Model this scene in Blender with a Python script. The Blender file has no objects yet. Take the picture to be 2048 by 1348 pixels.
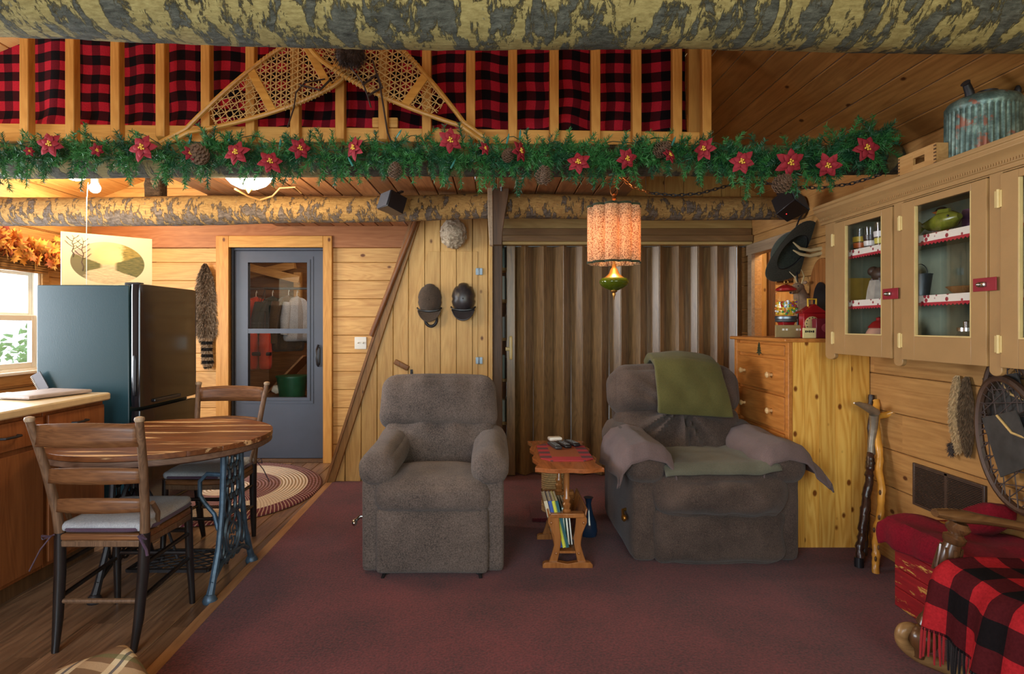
import bpy, bmesh, math, random
from mathutils import Vector, Matrix, Euler, noise
R = random.Random(7)
PI = math.pi
V = Vector
sc = bpy.context.scene
COL = sc.collection
F = 1180.0
H = 1.3                      # camera height
def P(px, py, Y):            # pixel of the photograph at depth Y -> point in the room
    return V(((px-990)*Y/F, Y, H-(py-650)*Y/F))

# ------------------------------------------------------------------ camera
cd = bpy.data.cameras.new('camera'); cam = bpy.data.objects.new('camera', cd); COL.objects.link(cam)
cam.location = (0, 0, H); cam.rotation_euler = (PI/2, 0, 0)
cd.sensor_width = 36; cd.lens = F/2048*36
cd.shift_x = (1024-990)/2048; cd.shift_y = -(674-650)/2048
cd.clip_start = 0.05
sc.camera = cam
# ------------------------------------------------------------------ world, exposure
sc.view_settings.view_transform = 'Standard'; sc.view_settings.look = 'None'
sc.view_settings.gamma = 1.0; sc.view_settings.use_curve_mapping = False
sc.view_settings.exposure = 0.0
w = bpy.data.worlds.new('sky'); sc.world = w; w.use_nodes = True
bg = w.node_tree.nodes['Background']; bg.inputs[0].default_value = (0.86, 0.95, 1.0, 1); bg.inputs[1].default_value = 2.2
try:
    sc.cycles.use_denoising = True
    sc.cycles.max_bounces = 10; sc.cycles.diffuse_bounces = 5; sc.cycles.glossy_bounces = 4
    sc.cycles.transmission_bounces = 8; sc.cycles.transparent_max_bounces = 16
    sc.cycles.caustics_reflective = False; sc.cycles.caustics_refractive = False
    sc.cycles.sample_clamp_indirect = 4.0
except Exception: pass
def area(name, loc, rot, sx, sy, power, col):
    l = bpy.data.lights.new(name, 'AREA'); l.shape = 'RECTANGLE'; l.size = sx; l.size_y = sy; l.energy = power; l.color = col
    o = bpy.data.objects.new(name, l); o.location = loc; o.rotation_euler = rot; COL.objects.link(o); return o
def point(name, loc, power, col, r=.05):
    l = bpy.data.lights.new(name, 'POINT'); l.energy = power; l.color = col; l.shadow_soft_size = r
    o = bpy.data.objects.new(name, l); o.location = loc; COL.objects.link(o); return o
# daylight in the windows of the wall behind the camera and of the kitchen wall
area('window_daylight', (-1.55, -1.15, 1.45), (PI/2, 0, 0), 1.7, 1.5, 95, (0.74, 0.88, 1.0))
area('window_daylight', (1.0, -1.15, 1.5), (PI/2, 0, 0), 1.7, 1.4, 44, (0.92, 1.0, 0.80))
area('window_daylight', (-3.98, 4.35, 1.33), (PI/2, 0, -PI/2), 1.15, .8, 50, (0.86, 0.94, 1.0))
area('window_daylight', (-3.98, 2.85, 1.45), (PI/2, 0, -PI/2), 1.3, 1.2, 130, (0.86, 0.92, 1.0))

# ------------------------------------------------------------------ colour + material helpers
def C(r, g, b, a=1):
    def f(c):
        c /= 255.0
        return c/12.92 if c <= .04045 else ((c+.055)/1.055)**2.4
    return (f(r), f(g), f(b), a)
class NT:
    def __init__(s, name):
        s.m = bpy.data.materials.new(name); s.m.use_nodes = True
        s.t = s.m.node_tree; s.n = s.t.nodes; s.l = s.t.links
        s.b = s.n['Principled BSDF']
    def node(s, t, **kw):
        n = s.n.new(t)
        for k, v in kw.items(): setattr(n, k, v)
        return n
    def put(s, sock, v):
        if isinstance(v, bpy.types.NodeSocket): s.l.new(v, sock)
        else: sock.default_value = v
    def coord(s, kind='Object'): return s.node('ShaderNodeTexCoord').outputs[kind]
    def vm(s, op, a, b):
        n = s.node('ShaderNodeVectorMath', operation=op); s.put(n.inputs[0], a); s.put(n.inputs[1], b); return n.outputs[0]
    def ma(s, op, a, b=0.0, c=0.0, clamp=False):
        n = s.node('ShaderNodeMath', operation=op, use_clamp=clamp); s.put(n.inputs[0], a); s.put(n.inputs[1], b); s.put(n.inputs[2], c); return n.outputs[0]
    def noise(s, vec, scale=5, detail=4, rough=.55, dist=0.0):
        n = s.node('ShaderNodeTexNoise'); s.put(n.inputs['Vector'], vec)
        n.inputs['Scale'].default_value = scale; n.inputs['Detail'].default_value = detail
        n.inputs['Roughness'].default_value = rough; n.inputs['Distortion'].default_value = dist
        return n.outputs['Fac']
    def voro(s, vec, scale=5, out='Distance', rnd=1.0):
        n = s.node('ShaderNodeTexVoronoi'); s.put(n.inputs['Vector'], vec); n.inputs['Scale'].default_value = scale
        n.inputs['Randomness'].default_value = rnd; return n.outputs[out]
    def ramp(s, fac, stops, interp='LINEAR'):
        n = s.node('ShaderNodeValToRGB'); s.put(n.inputs[0], fac); e = n.color_ramp.elements; n.color_ramp.interpolation = interp
        while len(e) < len(stops): e.new(.5)
        for i, (p, c) in enumerate(stops): e[i].position = p; e[i].color = c
        return n.outputs[0]
    def mix(s, fac, a, b, mode='MIX'):
        n = s.node('ShaderNodeMix', data_type='RGBA', blend_type=mode)
        s.put(n.inputs[0], fac); s.put(n.inputs[6], a); s.put(n.inputs[7], b); return n.outputs[2]
    def step(s, x, lo, hi):
        n = s.node('ShaderNodeMapRange', clamp=True); s.put(n.inputs[0], x); n.inputs[1].default_value = lo; n.inputs[2].default_value = hi
        return n.outputs[0]
    def bump(s, h, strength=.3, dist=.01):
        n = s.node('ShaderNodeBump'); s.put(n.inputs['Height'], h); n.inputs['Strength'].default_value = strength; n.inputs['Distance'].default_value = dist
        s.l.new(n.outputs[0], s.b.inputs['Normal'])
    def sep(s, v):
        n = s.node('ShaderNodeSeparateXYZ'); s.put(n.inputs[0], v); return n.outputs
    def island(s): return s.node('ShaderNodeNewGeometry').outputs['Random Per Island']
    def comb(s, x, y, z):
        n = s.node('ShaderNodeCombineXYZ'); s.put(n.inputs[0], x); s.put(n.inputs[1], y); s.put(n.inputs[2], z); return n.outputs[0]
    def hsv(s, col, val, sat=1.0, hue=.5):
        n = s.node('ShaderNodeHueSaturation'); s.put(n.inputs['Color'], col); s.put(n.inputs['Value'], val); s.put(n.inputs['Saturation'], sat); s.put(n.inputs['Hue'], hue); return n.outputs[0]
    def done(s, col, rough=.6, metal=0, spec=None, **kw):
        s.put(s.b.inputs['Base Color'], col); s.put(s.b.inputs['Roughness'], rough); s.b.inputs['Metallic'].default_value = metal
        if spec is not None: s.b.inputs['Specular IOR Level'].default_value = spec
        for k, v in kw.items(): s.b.inputs[k].default_value = v
        return s.m
def flat(name, c, rough=.5, metal=0, var=.12, scale=14, bump=.0, **kw):
    t = NT(name); co = t.coord(); nz = t.noise(co, scale, 4)
    lo = tuple(x*(1-var) for x in c[:3])+(1,); hi = tuple(min(1, x*(1+var)) for x in c[:3])+(1,)
    if bump: t.bump(t.noise(co, scale*4, 4), bump, .004)
    return t.done(t.ramp(nz, [(.3, lo), (.7, hi)]), rough, metal, **kw)
AX = {'X': 0, 'Y': 1, 'Z': 2}
def wood(name, c1, c2, axis='X', knots=.0, var=.18, rough=.5, scale=1.0, ring=.14, bump=.12, spec=.35, worn=None, ksc=1.0):
    t = NT(name); co = t.coord(); r = t.island()
    off = t.comb(t.ma('MULTIPLY', r, 17.0), t.ma('MULTIPLY', r, 31.0), t.ma('MULTIPLY', r, 53.0))
    v = t.vm('ADD', co, off)
    st = [16*scale]*3; st[AX[axis]] = 1.5*scale
    sv = t.vm('MULTIPLY', v, tuple(st))
    fine = t.noise(sv, 2.2, 6, .65, .3)
    low = t.noise(sv, .42, 2, .5, .6)
    rg = t.ma('MULTIPLY_ADD', t.ma('SINE', t.ma('MULTIPLY', low, 90.0)), .5, .5)
    fac = t.ma('ADD', t.ma('MULTIPLY', fine, 1-ring), t.ma('MULTIPLY', rg, ring))
    mid = tuple((a+b)/2 for a, b in zip(c1, c2))
    col = t.ramp(fac, [(.22, c2), (.5, mid), (.78, c1)])
    if knots:
        ks = [5.2*ksc]*3; ks[AX[axis]] = 3.4*ksc
        d = t.voro(t.vm('MULTIPLY', v, tuple(ks)), 1.0)
        kd = t.step(d, .05*knots+.02, .085*knots+.035)
        dark = (c2[0]*.30, c2[1]*.2, c2[2]*.2, 1)
        col = t.mix(t.ma('SUBTRACT', 1.0, kd), col, dark)
    if worn:
        wn = t.step(t.noise(sv, .75, 5, .6), .56, .62); col = t.mix(wn, col, worn)
    col = t.hsv(col, t.ma('ADD', 1-var, t.ma('MULTIPLY', r, 2*var)))
    t.bump(fac, bump, .004)
    return t.done(col, rough, spec=spec)
def cloth(name, c1, c2, scale=260, rough=.95, bump=.35, mott=6):
    t = NT(name); co = t.coord()
    a = t.noise(co, scale, 2, .6); b = t.noise(co, mott, 4, .6)
    col = t.ramp(t.ma('ADD', t.ma('MULTIPLY', a, .6), t.ma('MULTIPLY', b, .4)), [(.32, c2), (.68, c1)])
    t.bump(a, bump, .003)
    m = t.done(col, rough, spec=.15)
    t.b.inputs['Sheen Weight'].default_value = .12; t.b.inputs['Sheen Roughness'].default_value = .6
    return m
def plaid(name, red, dark, black, period, vert=None, wool=220):
    t = NT(name); uv = t.coord('UV'); s = t.sep(uv)
    def band(x): return t.ma('GREATER_THAN', t.ma('FRACT', t.ma('DIVIDE', x, period)), .5)
    a = t.ma('ADD', t.ma('MULTIPLY', band(s[0]), .3), t.ma('MULTIPLY', band(s[1]), .6))
    col = t.ramp(a, [(0, red), (.2, vert or dark), (.5, dark), (.8, black)], 'CONSTANT')
    nz = t.noise(t.coord(), wool, 2)
    col = t.hsv(col, t.ma('MULTIPLY_ADD', nz, .9, .55)); t.bump(nz, .3, .003)
    return t.done(col, .95, spec=.1)
def bark(name, tan, tan2, grey, cover, seed=0.0, scale=1.0):
    t = NT(name); co = t.vm('ADD', t.coord(), (seed, seed*.7, 0))
    sv = t.vm('MULTIPLY', co, (9*scale, 4*scale, 4*scale))
    n1 = t.noise(sv, 1.1, 8, .68, .35)
    s = t.sep(co)
    under = t.step(s[2], .10, -.12)       # bark clings to the underside of the pole
    m = t.step(t.ma('ADD', n1, t.ma('MULTIPLY', under, .18)), cover, cover+.045)
    fine = t.noise(t.vm('MULTIPLY', co, (30, 90, 90)), 1.0, 5, .7)
    base = t.ramp(fine, [(.3, tan2), (.7, tan)])
    f2 = t.noise(t.vm('MULTIPLY', co, (22, 60, 60)), 1.0, 6, .75)
    bk = t.ramp(f2, [(.3, tuple(x*.25 for x in grey[:3])+(1,)), (.52, grey), (.75, tuple(min(1, x*1.9) for x in grey[:3])+(1,))])
    flecks = t.step(t.noise(t.vm('MULTIPLY', co, (60, 22, 22)), 1.0, 3, .6), .66, .70)
    base = t.mix(t.ma('MULTIPLY', flecks, .7), base, grey)
    h = t.ma('ADD', t.ma('MULTIPLY', m, .6), t.ma('MULTIPLY', f2, t.ma('MULTIPLY_ADD', m, .9, .2)))
    t.bump(h, .9, .012)
    return t.done(t.mix(m, base, bk), .85, spec=.15)
def emit(name, c, s):
    t = NT(name); t.b.inputs['Emission Color'].default_value = c; t.b.inputs['Emission Strength'].default_value = s
    return t.done(c, .4)
def glass(name, c=(1, 1, 1, 1), rough=.0):
    t = NT(name); gl = t.node('ShaderNodeBsdfGlossy'); gl.inputs['Roughness'].default_value = rough+.01
    tr = t.node('ShaderNodeBsdfTransparent'); tr.inputs[0].default_value = c
    fr = t.node('ShaderNodeFresnel'); bf = t.node('ShaderNodeNewGeometry').outputs['Backfacing']; t.put(fr.inputs[0], t.ma('ADD', 1.45, t.ma('MULTIPLY', bf, 1/1.45-1.45)))
    mx = t.node('ShaderNodeMixShader'); t.l.new(fr.outputs[0], mx.inputs[0]); t.l.new(tr.outputs[0], mx.inputs[1]); t.l.new(gl.outputs[0], mx.inputs[2])
    t.l.new(mx.outputs[0], t.n['Material Output'].inputs[0]); return t.m

# ------------------------------------------------------------------ geometry helpers
def rotm(axis, a): return Matrix.Rotation(a, 3, axis)
WL = {}
class MB:
    def __init__(s): s.bm = bmesh.new(); s.uv = s.bm.loops.layers.uv.new('UVMap')
    def face(s, vs):
        try: return s.bm.faces.new(vs)
        except ValueError: return None
    def box(s, c, d, rot=None):
        c = V(c); h = V(d)/2; vs = []
        for x in (-1, 1):
            for y in (-1, 1):
                for z in (-1, 1):
                    p = V((x*h.x, y*h.y, z*h.z))
                    if rot is not None: p = rot @ p
                    vs.append(s.bm.verts.new(c+p))
        for q in ((0, 1, 3, 2), (4, 6, 7, 5), (0, 4, 5, 1), (2, 3, 7, 6), (0, 2, 6, 4), (1, 5, 7, 3)): s.face([vs[i] for i in q])
        return s
    def span(s, a, b): return s.box([(x+y)/2 for x, y in zip(a, b)], [abs(y-x) for x, y in zip(a, b)])
    def bar(s, p0, p1, w, h, up=(0, 0, 1)):
        p0, p1 = V(p0), V(p1); d = p1-p0; L = d.length; d.normalize(); u = V(up)
        x = d.cross(u)
        if x.length < 1e-4: x = d.cross(V((1, 0, 0)))
        x.normalize(); z = x.cross(d)
        return s.box((p0+p1)/2, (w, L, h), Matrix((x, d, z)).transposed())
    def tube(s, pts, r, seg=8, closed=False, caps=True, flatk=1.0, up=(0, 0, 1)):
        pts = [V(p) for p in pts]; n = len(pts)
        rs = r if isinstance(r, (list, tuple)) else [r]*n
        rings = []; prev = None
        for i, p in enumerate(pts):
            if closed: d = pts[(i+1) % n]-pts[i-1]
            else: d = pts[min(i+1, n-1)]-pts[max(i-1, 0)]
            d.normalize()
            if prev is None:
                x = d.cross(V(up))
                if x.length < 1e-3: x = d.cross(V((1, 0, 0)))
                x.normalize()
            else:
                x = prev-d*prev.dot(d)
                if x.length < 1e-5: x = d.cross(V(up))
                x.normalize()
            prev = x; y = d.cross(x)
            rings.append([s.bm.verts.new(p+(x*math.cos(2*PI*k/seg)+y*math.sin(2*PI*k/seg)*flatk)*rs[i]) for k in range(seg)])
        m = n if closed else n-1
        for i in range(m):
            a, b = rings[i], rings[(i+1) % n]
            for k in range(seg): s.face([a[k], a[(k+1) % seg], b[(k+1) % seg], b[k]])
        if caps and not closed: s.face(rings[0][::-1]); s.face(rings[-1])
        return s
    def cyl(s, p0, p1, r0, r1=None, seg=16): return s.tube([p0, p1], [r0, r0 if r1 is None else r1], seg)
    def lathe(s, prof, c=(0, 0, 0), seg=24, M=None, lobes=0, amp=0.0):
        c = V(c); rings = []
        for (r, z) in prof:
            row = []
            for k in range(seg):
                a = 2*PI*k/seg; rr = max(r, 1e-4)*(1+(amp*abs(math.cos(a*lobes/2)) if lobes else 0))
                p = V((rr*math.cos(a), rr*math.sin(a), z))
                if M is not None: p = M @ p
                row.append(s.bm.verts.new(c+p))
            rings.append(row)
        for i in range(len(rings)-1):
            a, b = rings[i], rings[i+1]
            for k in range(seg): s.face([a[k], a[(k+1) % seg], b[(k+1) % seg], b[k]])
        if prof[0][0] > 0: s.face(rings[0][::-1])
        if prof[-1][0] > 0: s.face(rings[-1])
        return s
    def prism(s, poly, fn, w0, w1):
        a = [s.bm.verts.new(fn(u, v, w0)) for u, v in poly]; b = [s.bm.verts.new(fn(u, v, w1)) for u, v in poly]
        n = len(poly); s.face(a[::-1]); s.face(b)
        for i in range(n): s.face([a[i], a[(i+1) % n], b[(i+1) % n], b[i]])
        return s
    def ball(s, c, r, seg=16, rings=10, nz=0.0, nsc=3.0, M=None, seed=0):
        c = V(c); r = V(r) if not isinstance(r, (int, float)) else V((r, r, r)); rows = []
        for i in range(rings+1):
            th = PI*i/rings; row = []
            for k in range(seg if 0 < i < rings else 1):
                a = 2*PI*k/seg; d = V((math.sin(th)*math.cos(a), math.sin(th)*math.sin(a), math.cos(th)))
                f = 1+(nz*noise.noise(d*nsc+V((seed, seed, 0))) if nz else 0)
                p = V((d.x*r.x, d.y*r.y, d.z*r.z))*f
                if M is not None: p = M @ p
                row.append(s.bm.verts.new(c+p))
            rows.append(row)
        for i in range(rings):
            a, b = rows[i], rows[i+1]
            for k in range(seg):
                k2 = (k+1) % seg
                if len(a) == 1: s.face([a[0], b[k], b[k2]])
                elif len(b) == 1: s.face([a[k], b[0], a[k2]])
                else: s.face([a[k], b[k], b[k2], a[k2]])
        return s
    def grid(s, fn, nu, nv, us=1.0, vs=1.0):
        g = [[s.bm.verts.new(fn(i/nu, j/nv)) for j in range(nv+1)] for i in range(nu+1)]
        for i in range(nu):
            for j in range(nv):
                f = s.face([g[i][j], g[i+1][j], g[i+1][j+1], g[i][j+1]])
                if f:
                    for lp, (a, b) in zip(f.loops, ((i, j), (i+1, j), (i+1, j+1), (i, j+1))): lp[s.uv].uv = (a/nu*us, b/nv*vs)
        return s
    def rbox(s, c, d, r, n=12, puff=(0, 0, 0), warp=None, rot=None):
        c = V(c); h = V(d)/2; r = min(r, h.x, h.y, h.z); cache = {}
        ts = [math.sin(PI/2*(-1+2*i/n)) for i in range(n+1)]
        def vert(ax, i, j, sg):
            o = [0, 0, 0]; o[ax] = n if sg > 0 else 0; o[(ax+1) % 3] = i; o[(ax+2) % 3] = j; key = tuple(o)
            if key in cache: return cache[key]
            u = V((ts[o[0]], ts[o[1]], ts[o[2]])); p = V((u.x*h.x, u.y*h.y, u.z*h.z))
            q = V([max(-(h[k]-r), min(h[k]-r, p[k])) for k in range(3)]); dd = p-q
            if dd.length > 1e-9: p = q+dd.normalized()*r
            pf = V([puff[k]*u[k]*(1-u[(k+1) % 3]**2)*(1-u[(k+2) % 3]**2) for k in range(3)])
            p = p+pf
            if warp: p = warp(p, u)
            if rot is not None: p = rot @ p
            cache[key] = s.bm.verts.new(c+p); return cache[key]
        for ax in range(3):
            for sg in (-1, 1):
                for i in range(n):
                    for j in range(n):
                        q = [vert(ax, i, j, sg), vert(ax, i+1, j, sg), vert(ax, i+1, j+1, sg), vert(ax, i, j+1, sg)]
                        s.face(q if sg > 0 else q[::-1])
        return s
    @staticmethod
    def smooth(pts, m=5):
        P_ = [V(p) for p in pts]; out = []
        for i in range(len(P_)-1):
            a, b, c, d = P_[max(i-1, 0)], P_[i], P_[i+1], P_[min(i+2, len(P_)-1)]
            for k in range(m):
                t = k/m; out.append(.5*((2*b)+(c-a)*t+(2*a-5*b+4*c-d)*t*t+(3*b-a-3*c+d)*t**3))
        return out+[P_[-1]]
    def blade(s, p, d, L, w, nrm=None):
        d = V(d).normalized(); x = d.cross(V((R.uniform(-1, 1), R.uniform(-1, 1), R.uniform(-1, 1)))) if nrm is None else d.cross(V(nrm))
        if x.length < 1e-4: x = V((1, 0, 0))
        x.normalize(); x *= w/2; p = V(p)
        s.face([s.bm.verts.new(p-x), s.bm.verts.new(p+x), s.bm.verts.new(p+d*L*.6+x*.8), s.bm.verts.new(p+d*L), s.bm.verts.new(p+d*L*.6-x*.8)])
        return s
    def build(s, name, mat, parent=None, smooth=True, bevel=0.0, solid=0.0, sub=0, base=True, recalc=True, seg=2):
        bm = s.bm
        if recalc: bmesh.ops.recalc_face_normals(bm, faces=bm.faces[:])
        xs = [v.co for v in bm.verts]
        mn = V([min(p[k] for p in xs) for k in range(3)]); mx = V([max(p[k] for p in xs) for k in range(3)])
        o = (mn+mx)/2
        if base: o.z = mn.z
        for v in bm.verts: v.co -= o
        me = bpy.data.meshes.new(name); bm.to_mesh(me); bm.free(); me.materials.append(mat)
        if smooth:
            me.polygons.foreach_set('use_smooth', [True]*len(me.polygons))
            me.set_sharp_from_angle(angle=.75)
        ob = bpy.data.objects.new(name, me); COL.objects.link(ob); WL[ob.name] = o.copy()
        if parent is not None: ob.parent = parent; ob.location = o-WL[parent.name]
        else: ob.location = o
        if bevel: m = ob.modifiers.new('bevel', 'BEVEL'); m.width = bevel; m.segments = seg; m.limit_method = 'ANGLE'; m.angle_limit = .7
        if solid: m = ob.modifiers.new('solid', 'SOLIDIFY'); m.thickness = solid; m.offset = 0
        if sub: m = ob.modifiers.new('sub', 'SUBSURF'); m.levels = sub; m.render_levels = sub
        return ob
def tag(o, label, cat, group=None, kind=None):
    o['label'] = label; o['category'] = cat
    if group: o['group'] = group
    if kind: o['kind'] = kind
    return o
def thing(name, loc, label, cat, group=None):
    o = bpy.data.objects.new(name, None); COL.objects.link(o); o.location = loc; o.empty_display_size = .1; WL[o.name] = V(loc)
    return tag(o, label, cat, group)
def struct(o, label=None):
    o['kind'] = 'structure'
    if label: o['label'] = label
    return o
def dup(root, loc, rotz=0.0, label=None, scale=None):
    r = root.copy(); COL.objects.link(r); r.location = loc; r.rotation_euler = (0, 0, rotz); WL[r.name] = V(loc)
    if label: r['label'] = label
    if scale: r.scale = scale
    def rec(a, b):
        for ch in a.children[:]:
            c = ch.copy(); COL.objects.link(c); c.parent = b; rec(ch, c)
    rec(root, r); return r
XY = lambda u, v, w: V((u, v, w))
XZ = lambda u, v, w: V((u, w, v))
YZ = lambda u, v, w: V((w, u, v))
#@@MATERIALS
# ------------------------------------------------------------------ materials
m_pine = wood('pine_boards', C(224, 178, 110), C(182, 128, 68), 'X', knots=.8, var=.10)
m_pine_v = wood('pine_tongue_and_groove', C(220, 180, 112), C(184, 138, 76), 'Z', knots=.7, var=.07)
m_pine_y = wood('pine_wall_boards', C(196, 148, 88), C(152, 106, 58), 'Y', knots=.5, var=.09)
m_pineyel = wood('varnished_pine', C(232, 186, 96), C(196, 134, 50), 'Z', knots=1.7, var=.22, rough=.35, ksc=2.3, ring=.25)
m_ceil = wood('ceiling_planks', C(168, 118, 62), C(122, 80, 38), 'Y', knots=.5, var=.08, rough=.45)
m_kceil = wood('kitchen_ceiling_planks', C(226, 176, 110), C(200, 144, 80), 'Y', knots=.5, var=.06)
m_loft = wood('loft_planks', C(168, 116, 74), C(112, 68, 40), 'Y', knots=.3, var=.30)
m_redwood = wood('cedar_board', C(182, 122, 76), C(144, 88, 50), 'X', knots=1.0, var=.05)
m_fir = wood('fir_railing', C(216, 160, 82), C(176, 116, 48), 'Z', knots=.7, var=.08)
m_firx = wood('fir_board', C(224, 170, 90), C(184, 126, 56), 'X', knots=.8, var=.06)
m_floor = wood('floor_planks', C(158, 122, 92), C(84, 60, 44), 'Y', knots=.4, var=.28, rough=.33, spec=.5)
m_trimwood = wood('old_trim', C(150, 104, 62), C(104, 68, 36), 'Z', knots=.6, var=.1)
m_darkpost = wood('dark_post', C(112, 80, 52), C(74, 50, 32), 'Z', knots=.4)
m_header = wood('header_board', C(196, 168, 108), C(160, 130, 76), 'X', knots=.4)
m_header2 = wood('dark_header', C(140, 106, 66), C(104, 74, 44), 'X', knots=.6)
m_greywood = wood('weathered_casing', C(168, 144, 116), C(122, 100, 78), 'Y', knots=.5)
m_acc = wood('accordion_woodgrain', C(156, 122, 80), C(92, 68, 44), 'Z', knots=0, var=.12, rough=.33, spec=.6, scale=1.6)
m_log1 = bark('aspen_log', C(154, 142, 92), C(112, 98, 58), C(84, 85, 75), .66, 3.1, 1.5)
m_log2 = bark('birch_log', C(176, 140, 84), C(128, 94, 54), C(112, 98, 86), .60, 9.4, 2.4)
m_log3 = bark('mossy_log', C(124, 116, 78), C(96, 82, 52), C(74, 72, 62), .60, 5.7, 1.2)
m_bark = bark('bark_post', C(150, 128, 96), C(120, 98, 70), C(84, 66, 48), .45, 1.2, 2.)
m_plaid = plaid('buffalo_check_curtain', C(178, 35, 50), C(60, 19, 23), C(20, 15, 17), .113, C(108, 22, 33))
m_plaid2 = plaid('buffalo_check_wool', C(158, 32, 38), C(70, 20, 24), C(20, 16, 18), .16, wool=120)
m_oak = wood('worn_oak', C(134, 90, 56), C(80, 48, 28), 'X', knots=0, var=.14, rough=.4, scale=1.8)
m_oaktop = wood('worn_table_top', C(134, 80, 44), C(74, 40, 22), 'X', knots=0, var=.2, rough=.35, scale=1.1, worn=C(214, 172, 122))
m_oakpost = wood('chair_post', C(122, 92, 68), C(68, 48, 34), 'Z', knots=0, var=.12, scale=1.8)
m_blackwood = wood('black_painted_wood', C(34, 30, 30), C(18, 16, 17), 'Z', knots=0, var=.1, rough=.28, spec=.6)
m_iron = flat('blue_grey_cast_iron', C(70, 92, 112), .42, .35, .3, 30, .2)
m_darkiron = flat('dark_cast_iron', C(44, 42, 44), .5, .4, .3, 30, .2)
m_cush = cloth('grey_chair_pad', C(172, 174, 178), C(132, 134, 140), 180)
m_pad_edge = cloth('purple_piping', C(86, 64, 84), C(64, 46, 62))
m_rec1 = cloth('brown_grey_tweed', C(118, 104, 96), C(46, 41, 40), 170, bump=.9, mott=4)
m_rec2 = cloth('taupe_velour', C(98, 82, 74), C(42, 35, 33), 240, bump=.3, mott=5)
m_towel = cloth('mauve_grey_cover', C(116, 98, 96), C(90, 76, 76), 300)
m_towel2 = cloth('sage_seat_towel', C(106, 104, 90), C(82, 82, 70), 300)
m_green = cloth('olive_pillow_cloth', C(92, 88, 48), C(70, 68, 36), 260)
m_redcloth = cloth('crimson_fleece', C(134, 20, 38), C(98, 12, 26), 120)
m_redcloth.node_tree.nodes['Principled BSDF'].inputs['Sheen Weight'].default_value = .02
m_carpet = cloth('burgundy_carpet', C(120, 48, 52), C(44, 15, 18), 100, bump=1.0, mott=2.5)
m_black = flat('black_plastic', C(26, 26, 30), .35, 0, .1)
m_chrome = flat('chrome_metal', C(190, 190, 190), .2, 1.0, .05)
m_steel = flat('zinc_metal', C(120, 130, 138), .4, .9, .15)
m_white = flat('white_plastic', C(232, 228, 216), .4, 0, .03)
m_doorgrey = flat('slate_painted_door', C(60, 65, 76), .45, 0, .08, 6)
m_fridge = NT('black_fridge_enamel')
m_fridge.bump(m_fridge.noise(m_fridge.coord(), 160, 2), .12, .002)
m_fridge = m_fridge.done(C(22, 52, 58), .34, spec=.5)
m_fridgedoor = flat('black_gloss_door', C(22, 22, 26), .12, 0, .05, spec=.6)
m_paint = flat('tan_painted_wood', C(164, 128, 82), .45, 0, .06, 8, .15)
m_paintedge = flat('worn_cream_edge', C(208, 182, 122), .5)
m_inside = flat('sage_cabinet_inside', C(128, 138, 116), .7, 0, .12)
m_dress = wood('orange_pine_drawer', C(206, 136, 66), C(164, 98, 42), 'Y', knots=.9, var=.06, rough=.35)
m_knob = wood('pale_knob', C(220, 184, 132), C(190, 150, 96), 'X', var=.05)
m_glass = glass('window_glass')
m_brass = flat('antique_brass', C(176, 128, 62), .35, .9, .15)
m_copper = flat('copper_chain', C(170, 110, 64), .35, .9, .1)
m_leather = flat('brown_leather', C(70, 56, 52), .6, 0, .2, 20)
m_rawhide = flat('rawhide_lacing', C(196, 160, 98), .6, 0, .15, 30)
m_ash = wood('bent_ash_frame', C(206, 156, 76), C(166, 114, 44), 'X', rough=.4)
m_needle = flat('fir_needles', C(52, 112, 54), .55, 0, .35, 9)
m_needle2 = flat('dark_fir_needles', C(34, 84, 52), .5, 0, .35, 9)
m_petal = flat('red_poinsettia_cloth', C(142, 24, 38), .8, 0, .2, 30)
m_yellow = flat('yellow_flower_centre', C(220, 176, 60), .6)
m_cone = flat('pine_cone_scale', C(104, 78, 58), .8, 0, .3, 40)
m_worktop = flat('tan_laminate', C(208, 184, 142), .3, 0, .08, 20)
m_cabwood = wood('kitchen_cabinet_wood', C(156, 94, 52), C(116, 64, 32), 'Z', rough=.4, var=.05)
m_varn = wood('varnished_maple', C(170, 112, 62), C(124, 74, 36), 'Z', rough=.22, spec=.6, var=.06)
m_varny = wood('varnished_top', C(172, 102, 56), C(126, 68, 34), 'Y', rough=.2, spec=.6, var=.06)
m_rope = None
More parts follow.
